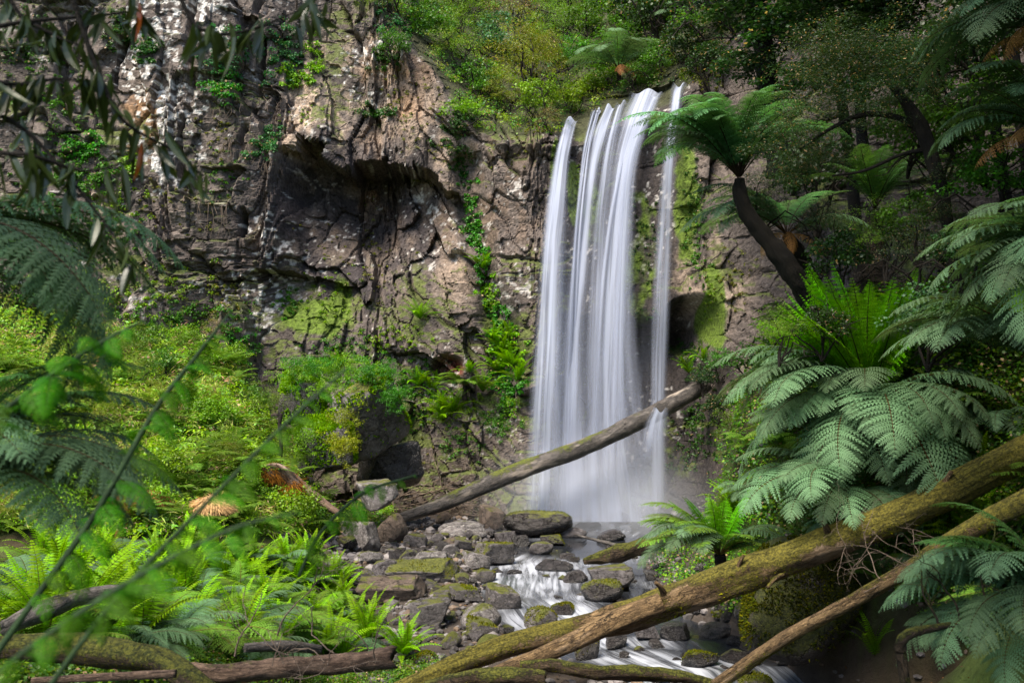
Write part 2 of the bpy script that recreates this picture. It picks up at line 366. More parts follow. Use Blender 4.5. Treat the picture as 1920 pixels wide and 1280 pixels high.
# ------------------------------------------------------------------ cliff
D0 = 37.0; K = D0 / FPX
def X2U(x): return x / K + 960
def Z2V(z): return 725 - (z - 5) / K
TOPU = [-4000, 500, 640, 700, 760, 850, 890, 960, 1050, 1078, 1100, 1130, 1180, 1240, 1290, 1330, 1420, 1600, 1750, 2000, 4000]
TOPV = [-700, -420, -160, -40, 40, 165, 235, 246, 238, 232, 236, 214, 186, 176, 168, 120, 10, -120, -200, -300, -700]
def cliff(x, z):
    """depth y of the rock face and its colour masks, as functions of world x, z"""
    U, V = X2U(x), Z2V(z)
    wx = fbm(x * .35, z * .35, 0, 3, 21); wz = fbm(x * .35, z * .35, 0, 3, 22)
    y = lerp(U, [-6000, -1500, -200, 0, 300, 440, 520, 640, 800, 900, 1000, 1040, 1090, 1180, 1270, 1320, 1400, 1560, 1750, 2000, 2600, 6000],
             [-20, 12, 32.5, 34, 35.6, 36.2, 37.4, 38.2, 37.8, 37.2, 37.0, 37.3, 38.1, 38.3, 37.7, 36.4, 35.0, 33, 30, 26, 16, -20])
    # the overhung hollow left of the falls
    hol = sm(U + wx * 30, 480, 545) * (1 - sm(U + wz * 50, 700, 900))
    lip = 268 + 18 * np.sin(U * .021) + 10 * wx + np.clip(U - 730, 0, 300) * .75
    lb_ = worley(x * .8 + wx * .4, z * .25, 77)[0]; lip = lip + 46 * (lb_ - .5)
    y = y + 2.4 * hol * sm(V, lip, lip + 12) * (1 - sm(V, lip + 60, 640))
    y = y - .9 * hol * sm(V, 120, lip) * (1 - sm(V, lip - 2, lip + 5))
    y = y + 1.0 * hol * sm(V, 560, 470) * 0
    # hollow behind the foot of the falls, dark slots
    y = y + 1.9 * sm(U, 1000, 1120) * (1 - sm(U, 1300, 1330)) * sm(V, 585, 640)
    y = y + 2.2 * blob(U, V, 1295, 610, 40, 45, .4)
    y = y + .9 * blob(U, V, 840, 690, 26, 22, .4) - .0
    # gully with the creeper
    gu = lerp(V, [200, 300, 420, 520, 620, 720], [865, 872, 888, 908, 945, 960])
    y = y + .9 * (1 - sm(np.abs(U - gu), 10, 42)) * sm(V, 230, 300) * (1 - sm(V, 660, 730))
    # leaning strata
    y = y + .0135 * (V - 500) * -.35 * 1
    y = y + .035 * (z - 8) * 1.0
    # fractured blocks, three sizes
    cr = .06
    calm = 1 - .75 * sm(U, 1040, 1090) * (1 - sm(U, 1275, 1310)) * (V > 100)
    for (sx, sz, amp, tilt, se) in ((.30, .20, 1.0, .7, 1), (.66, .50, .50, .8, 2), (1.7, 2.1, .17, .9, 3), (4.2, 5.5, .03, 1.0, 4)):
        amp = amp * calm
        layered = sm(U, 300, 330) * (1 - sm(U, 470, 520)) * sm(V, 110, 150) * (1 - sm(V, 470, 560))
        zz = z * sz * (1 + .5 * layered * (se > 1))
        sh = .35 * sm(U, 640, 760) * (1 - sm(U, 980, 1040))
        xx = x * sx + zz * sh
        ci, dx, dy, ed = worley(xx + wx * .25, zz + wz * .22, se)
        y = y + amp * ((ci - .5) + tilt * (dx * ((ci * 7) % 1 - .5) * 2 + dy * ((ci * 13) % 1 - .6) * 1.6))
        y = y + amp * .22 * (1 - sm(ed, 0, .07)) * (.3 + .7 * sm(wz, -.2, .3)); cr = np.maximum(cr, (1 - sm(ed, 0, .07)) * (.5 if se == 3 else .8))
    y = y + .035 * fbm(x * 2.6, z * 2.0, 0, 5, 31, .6) + .35 * fbm(x * .3, z * .22, 0, 3, 33)
    # vertical joints
    for uu, w_, a in ((205, 9, .9), (338, 8, .7), (452, 8, .8), (120, 10, .7)):
        y = y + a * (1 - sm(np.abs(U - uu - 26 * wx - 10 * wz), w_ * .2, w_ * 1.1)) * (1 - sm(V, 420, 560)) * sm(fbm(U * .02, V * .012, 0, 3, uu), -.15, .2)
    # vegetated slope above the brow
    vt = lerp(U, TOPU, TOPV) + 9 * vnoise(U * .03, U * 0 + 4, 0, 5)
    over = np.clip(vt - V, 0, None) * K
    falls = sm(U, 1060, 1090) * (1 - sm(U, 1270, 1295))
    y = y + (1.0 - .0 * falls) * np.minimum(over, 50) + 4.0 * sm(over, 0, .5) * falls * 0
    # rock brow pushed out a little
    y = y - .35 * np.exp(-np.abs(V - vt - 12) / 14) * sm(U, 900, 960) * (1 - sm(U, 1290, 1330))
    return y
def cliff_col(x, z, y, ny, nz):
    U, V = X2U(x), Z2V(z)
    a = fbm(x * .5, z * .5, 0, 4, 41); b = fbm(x * 2.5, z * 1.6, 0, 5, 42); c = fbm(x * 9, z * 9, 0, 3, 43)
    ci = worley(x * .95 + fbm(x * .35, z * .35, 0, 3, 21) * .55, z * .85 + fbm(x * .35, z * .35, 0, 3, 22) * .45, 2)[0]
    col = np.array([.104, .086, .076])[None] * (1 + .35 * a + .35 * b + .5 * (ci - .5))[:, None]
    def blend(c2, m):
        nonlocal col
        m = np.clip(m, 0, 1)[:, None]; col = col * (1 - m) + np.array(c2)[None] * m
    # brown weathered rock, middle
    blend((.125, .092, .070), sm(b + a * .8, .0, .5) * .75 * (blob(U, V, 740, 380, 300, 420, .5) + .3))
    # damp rock in the hollow, darkened to include its shade, and behind the water
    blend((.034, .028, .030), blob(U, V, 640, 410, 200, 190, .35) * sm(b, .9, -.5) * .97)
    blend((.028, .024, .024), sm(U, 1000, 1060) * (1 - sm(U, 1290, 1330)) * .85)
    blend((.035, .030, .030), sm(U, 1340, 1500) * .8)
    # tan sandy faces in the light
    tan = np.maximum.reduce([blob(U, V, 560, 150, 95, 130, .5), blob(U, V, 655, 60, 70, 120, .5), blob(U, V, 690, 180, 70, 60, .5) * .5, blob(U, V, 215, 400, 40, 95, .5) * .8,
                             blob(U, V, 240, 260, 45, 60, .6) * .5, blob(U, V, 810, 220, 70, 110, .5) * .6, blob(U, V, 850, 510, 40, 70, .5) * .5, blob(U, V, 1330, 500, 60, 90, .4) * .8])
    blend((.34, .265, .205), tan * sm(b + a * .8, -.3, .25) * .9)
    blend((.14, .115, .10), blob(U, V, 640, 560, 180, 110, .5) * sm(b, -.3, .4) * .9)
    # red ochre pocket
    blend((.20, .05, .02), blob(U, V, 845, 690, 26, 24, .4))
    blend((.11, .09, .082), blob(U, V, 820, 690, 230, 130, .5) * sm(b, -.4, .3) * .6)
    # orange stains
    blend((.26, .125, .03), sm(a - .2 * b, .28, .5) * .55 * blob(U, V, 420, 170, 330, 200, .5))
    # vertical black streaks
    st = fbm(x * 1.6, z * .3, 0, 3, 47)
    blend((.03, .026, .026), sm(st, .15, .5) * .4)
    # white lichen
    li = fbm(x * 6.5, z * 6.5, 0, 4, 51) + .55 * fbm(x * .8, z * .8, 0, 3, 52)
    amt = np.maximum.reduce([blob(U, V, 300, 130, 110, 240, .5), blob(U, V, 660, 60, 70, 90, .5) * .9, blob(U, V, 760, 380, 130, 160, .6) * .3, blob(U, V, 480, 470, 60, 160, .6) * .66, blob(U, V, 960, 480, 120, 220, .6) * .3, .22 + 0 * U])
    blend((.52, .51, .49), sm(li, .62 - .62 * amt, .70 - .60 * amt) * np.minimum(1, amt + .35) * (U < 1310))
    # moss
    up = nz
    mo = fbm(x * .55, z * .55, 0, 4, 61) + .5 * b
    low = blob(U, V, 600, 700, 330, 200, .5) * .5 + blob(U, V, 950, 800, 160, 200, .5) * .45 + blob(U, V, 1320, 540, 50, 160, .4) * .6
    mk = sm(mo + up * 1.0 + low * .7 - .3, .35, .62)
    blend((.065, .088, .014), mk * .9 * (1 - blob(U, V, 640, 370, 220, 130, .4)))
    gm = np.maximum.reduce([blob(U, V, 1330, 575, 15, 80, .35), blob(U, V, 1082, 345, 14, 62, .35), blob(U, V, 1045, 300, 10, 60, .4), blob(U, V, 1210, 470, 40, 140, .6) * .55,
                            blob(U, V, 1300, 380, 22, 120, .5) * .7, blob(U, V, 1120, 380, 24, 90, .5) * .5, blob(U, V, 580, 590, 60, 34, .5), blob(U, V, 620, 560, 22, 70, .5) * .8])
    blend((.085, .135, .014), sm(gm + b * .45, .32, .6))
    # soil on the slope above
    vt = lerp(U, TOPU, TOPV); blend((.035, .04, .014), sm(vt - V, 6, 26) * .9)
    return np.clip(col, .006, .8)

def axis(parts):
    out = []
    for a, b, s in parts: out.append(np.arange(a, b - s * .3, s))
    out.append([parts[-1][1]]); return np.concatenate(out)
cx = axis([(-70, -24, 1.2), (-24, 11, .05), (11, 26, .12), (26, 70, 1.2)])
cz = axis([(-1.5, 21.5, .05), (21.5, 34, .35), (34, 60, 1.5)])
CX, CZ = np.meshgrid(cx, cz)
CY = np.zeros_like(CX)
for i in range(0, len(cz), 40): CY[i:i + 40] = cliff(CX[i:i + 40], CZ[i:i + 40])
def cliff_y(x, z):
    i = np.clip(np.searchsorted(cx, x) - 1, 0, len(cx) - 2); j = np.clip(np.searchsorted(cz, z) - 1, 0, len(cz) - 2)
    fx = np.clip((x - cx[i]) / (cx[i + 1] - cx[i]), 0, 1); fz = np.clip((z - cz[j]) / (cz[j + 1] - cz[j]), 0, 1)
    return (CY[j, i] * (1 - fx) + CY[j, i + 1] * fx) * (1 - fz) + (CY[j + 1, i] * (1 - fx) + CY[j + 1, i + 1] * fx) * fz
def ray_cliff(px, py, d0=22, d1=75):
    r = ray(px, py); ds = np.arange(d0, d1, .05)
    P = CAM + r * (ds / r[1])[:, None]
    h = cliff_y(P[:, 0], P[:, 2]) - P[:, 1]; k = np.argmax(h < 0)
    if h[k] >= 0: k = len(ds) - 1
    return P[k]
dYdx = np.gradient(CY, cx, axis=1); dYdz = np.gradient(CY, cz, axis=0)
NN = unit(np.stack([dYdx, -np.ones_like(CY), dYdz], -1))
def cliff_n(x, z):
    i = np.clip(np.searchsorted(cx, x), 0, len(cx) - 1); j = np.clip(np.searchsorted(cz, z), 0, len(cz) - 1)
    return NN[j, i]
roof = sm(np.abs(dYdz), 1.5, 5) * (CX < 3)
for ax_ in (0, 1):
    for _ in range(3): roof = (np.roll(roof, 1, ax_) + np.roll(roof, -1, ax_) + 2 * roof) / 4
roof = np.clip(roof * 1.3, 0, 1)
cz_, _, _, ce_ = worley(CX * .9 + .4 * fbm(CX, CY, 0, 2, 90), CY * 1.1 + .3 * CZ, 91)
CZd = CZ + roof * (.40 * (cz_ - .5) + .16 * fbm(CX * 1.2, CY * .8, CZ * .6, 3, 92)); CXd = CX
Vc = np.stack([CXd, CY, CZd], -1).reshape(-1, 3)
smz = np.clip(NN[..., 2], -1, 1).ravel()
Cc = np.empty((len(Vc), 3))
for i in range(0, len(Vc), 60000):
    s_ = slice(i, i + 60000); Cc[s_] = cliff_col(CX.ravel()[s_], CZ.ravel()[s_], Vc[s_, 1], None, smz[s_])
t = NT('cliff_rock')
n2 = t.noise(7, 7, .68); n3 = t.noise(26, 5, .7)
col = t.mix(1.0, t.attr('Col'), t.mix(t.ramp(n2, .3, .7), (.5, .48, .47, 1), (1.6, 1.55, 1.5, 1)), 'MULTIPLY')
col = t.mix(t.ramp(n3, .62, .72, 0, .5), col, (.3, .28, .25))
mcliff = t.surf(t.bsdf(col, t.ramp(n2, .3, .7, .9, .6), t.bump(t.math('ADD', n2, t.math('MULTIPLY', n3, .5)), .8, .12), .3))
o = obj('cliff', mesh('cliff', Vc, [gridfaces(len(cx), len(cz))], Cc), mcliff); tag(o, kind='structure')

# ------------------------------------------------------------------ ground sheet
gx = axis([(-300, -60, 20), (-60, -22, 2), (-22, 22, .16), (22, 60, 2), (60, 300, 20)])
gy = axis([(-300, -40, 20), (-40, 0, 2), (0, 40, .16), (40, 80, 3), (80, 400, 20)])
GX, GY = np.meshgrid(gx, gy); GZ = ground(GX, GY)
b = fbm(GX * 1.2, GY * 1.2, 0, 4, 71)
gc = np.stack([.045 + .02 * b, .036 + .014 * b, .022 + .008 * b], -1)
mg = sm(fbm(GX * .7, GY * .7, 0, 4, 72), -.6, .1)[..., None] * sm(GZ, .5, 1.3)[..., None]
gc = gc * (1 - mg) + np.array([.055, .09, .02]) * mg * (1 + .4 * b[..., None])
bedm = (sm(GX, -7, -4) * (1 - sm(GX, 5, 7)) * sm(GY, 15, 18) * (1 - sm(GZ, .6, 1.1)))[..., None]
gc = gc * (1 - bedm) + np.array([.06, .052, .047]) * bedm
t = NT('soil')
n2 = t.noise(6, 6, .7); n3 = t.noise(30, 4, .7)
col = t.mix(1.0, t.attr('Col'), t.mix(n2, (.4, .38, .36, 1), (1.7, 1.6, 1.5, 1)), 'MULTIPLY')
msoil = t.surf(t.bsdf(col, .95, t.bump(t.math('ADD', n2, t.math('MULTIPLY', n3, .5)), .8, .1), .15))
o = obj('ground', mesh('ground', np.stack([GX, GY, GZ], -1).reshape(-1, 3), [gridfaces(len(gx), len(gy))], gc.reshape(-1, 3), True), msoil); tag(o, kind='structure')

def gz(x, y):
    i = np.clip(np.searchsorted(gx, x) - 1, 0, len(gx) - 2); j = np.clip(np.searchsorted(gy, y) - 1, 0, len(gy) - 2)
    fx = np.clip((x - gx[i]) / (gx[i + 1] - gx[i]), 0, 1); fz = np.clip((y - gy[j]) / (gy[j + 1] - gy[j]), 0, 1)
    return (GZ[j, i] * (1 - fx) + GZ[j, i + 1] * fx) * (1 - fz) + (GZ[j + 1, i] * (1 - fx) + GZ[j + 1, i + 1] * fx) * fz
# ------------------------------------------------------------------ stream water
sy = axis([(11, 36.9, .08)]); su = np.linspace(-1, 1, 61)
SU, SY = np.meshgrid(su, sy)
wq = lerp(SY, SX_D, SX_W) * 1.4 + .35
wq = np.where(SY > 31, np.minimum(wq, 5.2), wq)
SXX = lerp(SY, SX_D, SX_X) + SU * wq
SZ = water_z(SY + .35 * fbm(SXX * .8, SY * .3, 0, 2, 80)) + .018 * fbm(SXX * 1.4, SY * .9, 0, 3, 81)
dz = np.abs(np.gradient(SZ, axis=0)) / .08
foam = sm(dz, .02, .25) * sm(fbm(SXX * 1.2, SY * .55, 0, 3, 82), -.5, .3)
for (px, py, rx, ry, a) in ((1000, 1082, 95, 24, 1), (960, 1060, 40, 12, .8), (985, 1102, 80, 14, .7), (1090, 1120, 40, 14, .8), (1060, 1132, 55, 16, 1), (985, 1150, 40, 18, .7), (1190, 1200, 80, 12, 1), (1290, 1212, 100, 12, .9), (1230, 1225, 110, 14, .8),
                            (1400, 1225, 70, 14, .8), (1340, 1215, 60, 10, .7), (1070, 1065, 60, 10, .5), (1215, 1055, 50, 12, .5), (960, 1128, 45, 10, .5), (1165, 1010, 60, 8, .4), (1130, 988, 90, 16, 1), (1060, 975, 110, 14, .9), (1230, 975, 40, 12, .5)):
    p = ray(px, py); dd = (5 - .0) / (-p[2]) * p[1] if p[2] < 0 else 35
    dd = min(dd, 36.2)
    q = CAM + p * (dd / p[1]); sc_ = dd / FPX
    foam = np.maximum(foam, a * blob(SXX, SY, q[0], q[1], rx * sc_, ry * sc_ * dd / 5, .6) )
t = NT('stream_water')
fl = t.attr('Uv3', 1)
nn = t.noise(1.0, 5, .6, fl, (3.2, .42, 1), .5); n2 = t.noise(1.0, 5, .6, fl, (6, .8, 1), .8)
f = t.math('MULTIPLY', t.attr('Foam', 2), t.ramp(t.math('ADD', t.math('MULTIPLY', nn, .6), t.math('MULTIPLY', n2, .4)), .38, .66, .06, .95))
f = t.math('ADD', f, t.ramp(n2, .58, .8, 0, .10), clamp=True)
col = t.mix(f, (.014, .016, .02), (.50, .53, .60))
mwat = t.surf(t.bsdf(col, t.math('MULTIPLY_ADD', f, .5, .12), t.bump(t.math('ADD', nn, t.math('MULTIPLY', n2, .2)), .3, .08), .6))
o = obj('water', mesh('water', np.stack([SXX, SY, SZ], -1).reshape(-1, 3), [gridfaces(61, len(sy))], None, True, {'Foam': foam.ravel(), 'Uv3': np.stack([SU * wq, SY, 0 * SY], -1).reshape(-1, 3)}), mwat); tag(o, kind='structure')

# ------------------------------------------------------------------ waterfall
def mat_fall(name, dens, streak, fine, edge=.25, bright=.45):
    t = NT(name)
    uv = t.attr('Uv3', 1)
    sx = t.n('SeparateXYZ', Vector=uv)
    r = t.rnd()
    off = t.n('CombineXYZ', X=t.math('MULTIPLY', r, 50), Y=0.0, Z=0.0)
    vv = t.n('VectorMath', _operation='ADD', i0=uv, i1=off).outputs[0]
    a1 = t.noise(1.0, 3, .6, vv, (streak, .10, 1)); a2 = t.noise(1.0, 4, .65, vv, (fine, .16, 1)); 
    s = t.math('ADD', t.ramp(a1, .38, .64), t.math('MULTIPLY_ADD', a2, .4, -.2))
    ed = t.attr('Edge', 2)
    den = t.attr('Dens', 2)
    al = t.math('MULTIPLY', t.math('MULTIPLY_ADD', s, .62, .38), t.math('MULTIPLY', ed, t.math('MULTIPLY', den, dens)), clamp=True)
    col = t.mix(a2, (bright * .80, bright * .90, bright * 1.18), (bright * .98, bright * 1.05, bright * 1.26))
    d = t.n('BsdfDiffuse', Color=col); tl = t.n('BsdfTranslucent', Color=col)
    m1 = t.n('MixShader', i0=.35, i1=d.outputs[0], i2=tl.outputs[0])
    m2 = t.n('MixShader', i0=al, i1=t.n('BsdfTransparent').outputs[0], i2=m1.outputs[0])
    return t.surf(m2)
m_core = mat_fall('falling_water', 1.2, 4.2, 10)
m_veil = mat_fall('thin_falling_water', .62, 2.2, 9)
fall = empty('waterfall', (2.4, 36.5, 0)); tag(fall, 'tall silky white waterfall pouring in strands off the dark mossy rock lip into the pool', 'waterfall')
def strand(keys, mat, dens=((0, 1), (1, .8)), bulge=.10, fwd=0.0, nu=22, nv=110, edge=.46, name='water_strand', dist=None):
    """keys: rows (photo y, photo x left, photo x right)"""
    k = np.array(keys, float)
    if dist is None and k[0, 0] < 250: k = np.vstack([[k[0, 0] - 13, k[0, 1] + 5, k[0, 2] + 7], k])
    vy = np.linspace(0, 1, nv); yy = k[0, 0] + (k[-1, 0] - k[0, 0]) * vy
    S = spline(k[:, 1:], 200); yk = spline(k[:, :1], 200)[:, 0]
    xl = np.interp(yy, yk, S[:, 0]); xr = np.interp(yy, yk, S[:, 1])
    u = np.linspace(0, 1, nu); V = np.zeros((nv, nu, 3)); 
    d0 = None
    dep = []
    for i in range(nv):
        drop = (yy[i] - k[0, 0]) * K
        if i == 0: d0 = min(ray_cliff(xl[0] + (xr[0] - xl[0]) * q, yy[0] + 8)[1] for q in (.1, .3, .5, .7, .9)) - .04
        for q in (.05, .35, .65, .95): d0 = min(d0, ray_cliff(xl[i] + (xr[i] - xl[i]) * q, yy[i])[1] - .1)
        if i < 3 and dist is None and k[0, 0] < 240: dep.append(min(ray_cliff(xl[i] + (xr[i] - xl[i]) * q, yy[i])[1] for q in (.1, .5, .9)) - .06 - fwd * .3); continue
        dep.append(d0 - .19 * math.sqrt(max(drop, 0)) - fwd)
    dep = np.array(dep); kk = np.hanning(41); kk /= kk.sum()
    if dist is not None: dep[:] = dist
    e0 = dep[0]; sm_ = np.convolve(np.pad(dep, 20, 'edge'), kk, 'valid'); wgt = np.clip(np.arange(nv) / 12, 0, 1)
    wgt = np.clip(np.arange(nv) / 26, 0, 1); wgt = wgt * wgt * (3 - 2 * wgt)
    dep = dep * (1 - wgt) + (sm_ - max(0, (sm_ - dep).max())) * wgt; dep = np.convolve(np.pad(dep, 5, 'edge'), np.hanning(11) / np.hanning(11).sum(), 'valid')
    for i in range(nv):
        drop = (yy[i] - k[0, 0]) * K
        for j in range(nu):
            bu = bulge * math.sin(math.pi * u[j]) * min(1, .3 + drop * .5)
            V[i, j] = at(xl[i] + (xr[i] - xl[i]) * u[j], yy[i] + 5 * math.sin(u[j] * 9 + k[0, 1]) * max(0, 1 - vy[i] * 9), dep[i] - bu)
    V[..., 2] = np.maximum(V[..., 2], .05)
    ed = sm(np.minimum(u, 1 - u), 0, edge)[None] * np.ones((nv, 1))
    ed = ed * (1 + 0 * vy[:, None])
    dn = np.interp(vy, [q[0] for q in dens], [q[1] for q in dens])[:, None] * np.ones((1, nu))
    wm = (xr - xl).mean() * K
    UV = np.stack([np.broadcast_to(u * wm, (nv, nu)), np.repeat(((yy - k[0, 0]) * K)[:, None], nu, 1), np.zeros((nv, nu))], -1)
    me = mesh(name, V.reshape(-1, 3), [gridfaces(nu, nv)], None, True, {'Uv3': UV.reshape(-1, 3), 'Edge': ed.ravel(), 'Dens': dn.ravel()})
    o = obj(name, me, mat, fall); o.matrix_parent_inverse = Matrix.Translation(-Vector(fall.location))
    return o
strand([(236, 1052, 1082), (300, 1036, 1070), (400, 1018, 1064), (500, 1008, 1056), (650, 996, 1054), (800, 986, 1050), (965, 976, 1052)], m_core, ((0, 1.3), (.3, 1), (1, .72)))
strand([(300, 1050, 1074), (450, 1040, 1066), (700, 1030, 1062), (965, 1020, 1070)], m_veil, ((0, .2), (.3, .8), (1, .9)), fwd=.1)
strand([(212, 1128, 1152), (250, 1108, 1144), (320, 1092, 1128), (420, 1074, 1118), (600, 1054, 1104), (800, 1042, 1100), (972, 1036, 1108)], m_core, ((0, 1.3), (.3, 1), (1, .7)))
strand([(205, 1150, 1172), (260, 1134, 1160), (330, 1122, 1150), (450, 1108, 1140), (700, 1090, 1135), (975, 1080, 1140)], m_core, ((0, 1.0), (.3, .6), (1, .55)), fwd=.05)
strand([(184, 1176, 1238), (220, 1160, 1226), (300, 1142, 1200), (400, 1128, 1190), (550, 1112, 1186), (750, 1098, 1182), (978, 1086, 1184)], m_core, ((0, 1.5), (.25, 1.2), (1, .8)), nu=34)
strand([(190, 1205, 1240), (300, 1165, 1202), (450, 1150, 1192), (700, 1140, 1186), (978, 1130, 1190)], m_core, ((0, .8), (1, .6)), fwd=.25)
strand([(172, 1256, 1284), (205, 1252, 1280), (280, 1242, 1272), (400, 1230, 1266), (600, 1218, 1258), (780, 1216, 1252), (940, 1212, 1254)], m_core, ((0, 1.3), (.3, .75), (1, .75)))
strand([(300, 1060, 1200), (450, 1040, 1196), (700, 1010, 1205), (978, 985, 1250)], m_veil, ((0, 0), (.3, .2), (.7, .75), (1, 1.25)), nu=60, edge=.12, bulge=.1, fwd=.35)
strand([(560, 1180, 1262), (760, 1170, 1262), (950, 1160, 1262)], m_veil, ((0, 0), (.5, .3), (1, .7)), nu=30, fwd=.45)

sr = random.Random(4)
for i in range(5):
    x0 = sr.uniform(1085, 1215); sh_ = -(x0 - 960) * .42 * sr.uniform(.8, 1.1); w0 = sr.uniform(5, 12); y0 = 236 - (x0 - 1060) * .32
    strand([(y0, x0, x0 + w0), (y0 + 90, x0 + sh_ * .35, x0 + sh_ * .35 + w0), (y0 + 330, x0 + sh_ * .75, x0 + sh_ * .75 + w0 * 1.4), (972, x0 + sh_, x0 + sh_ + w0 * 2.2)], m_core, ((0, .9), (.3, .8), (1, .5)), nu=8, fwd=.2)
strand([(768, 1222, 1254), (790, 1208, 1256), (830, 1196, 1254), (870, 1190, 1252)], m_core, ((0, 1.2), (.5, .7), (1, 0)), nu=16, nv=40, dist=33.3)
# ------------------------------------------------------------------ rocks
def ico(sub):
    import bmesh
    bm = bmesh.new(); bmesh.ops.create_icosphere(bm, subdivisions=sub, radius=1)
    V = np.array([v.co[:] for v in bm.verts]); F = np.array([[v.index for v in f.verts] for f in bm.faces]); bm.free(); return V, F
ICO_V, ICO_F = ico(5)
def rock_mesh(seed, round_=.0, planes=13, sub=None):
    rg = np.random.default_rng(seed)
    n = ICO_V; P = unit(rg.normal(0, 1, (planes, 3))); P = np.vstack([P, [[0, 0, 1], [0, 0, -1], [.2, -1, .1]]]); h = rg.uniform(.6, 1.0, len(P))
    if round_ == 0:
        A = np.vstack([np.eye(3), -np.eye(3)]) + rg.normal(0, .20, (6, 3)); Ch = rg.normal(0, 1, (5, 3)); P = unit(np.vstack([A, Ch])); h = np.concatenate([rg.uniform(.55, .8, 6), rg.uniform(.8, 1.05, 5)])
    dp = n @ P.T; r = np.where(dp > .02, h / np.maximum(dp, .02), 9)
    if round_ > 0:   # soft minimum
        k = 14 * (1 - round_) + 3; r = (np.sum(np.clip(r, 0, 4) ** -k, 1)) ** (-1 / k)
    else: r = r.min(1)
    r = np.minimum(r, 1.35)
    r = r * (1 + .07 * fbm(n[:, 0] * 1.7 + seed, n[:, 1] * 1.7, n[:, 2] * 1.7, 4, seed) + .03 * fbm(n[:, 0] * 6 + seed, n[:, 1] * 6, n[:, 2] * 6, 3, seed))
    V = n * r[:, None]; V /= np.abs(V).max(0)
    return mesh('rock', V, [ICO_F], None, True)
RM_ANG = [rock_mesh(i, 0) for i in range(9)]
RM_RND = [rock_mesh(40 + i, .75, 16) for i in range(6)]
M_DRY = mat_rock('dry_grey_rock', (.045, .041, .044), (.15, .138, .142), -.04, .02, .42)
M_PALE = mat_rock('pale_lichen_rock', (.11, .10, .097), (.27, .25, .245), .0, .13, .7)
M_MOSS = mat_rock('mossy_rock', (.055, .05, .051), (.17, .155, .152), .14, .0, .65)
M_WET = mat_rock('wet_dark_rock', (.014, .013, .014), (.05, .044, .045), -.24, -.08, .22, .6)
M_WETM = mat_rock('wet_mossy_rock', (.016, .014, .014), (.045, .038, .036), .10, -.1, .32, .5)
M_BRN = mat_rock('brown_rock', (.065, .045, .034), (.15, .11, .083), -.04, .02, .65)
RK = dict(D=M_DRY, P=M_PALE, M=M_MOSS, W=M_WET, X=M_WETM, B=M_BRN)
for k_, m_ in list(RK.items()):
    for L_ in (RM_ANG, RM_RND): pass
def rock(px, py, w, h, kind, label, ang=True, seed=0, group=None, d=None, cat='rock', name='rock', tilt=.15, dep=.8):
    rg = random.Random(seed * 7 + int(px))
    P = ray_ground(px, py + h * .42) if d is None else at(px, py + h * .42, d)
    dd = P[1]; sw, sh = w * dd / FPX * .5, h * dd / FPX * .46
    src = (RM_ANG if ang else RM_RND)[(seed + int(px)) % (9 if ang else 6)]
    o = bpy.data.objects.new(name, src); COL.objects.link(o)
    if not src.materials: src.materials.append(M_DRY)
    o.material_slots[0].link = 'OBJECT'; o.material_slots[0].material = RK[kind]
    o.location = (P[0], dd + sw * .3, P[2] + sh * .78)
    o.scale = (sw, sw * dep, sh * 1.08); o.rotation_euler = (rg.uniform(-tilt, tilt), rg.uniform(-tilt, tilt), rg.uniform(-.5, .5))
    tag(o, label, cat, group); return o
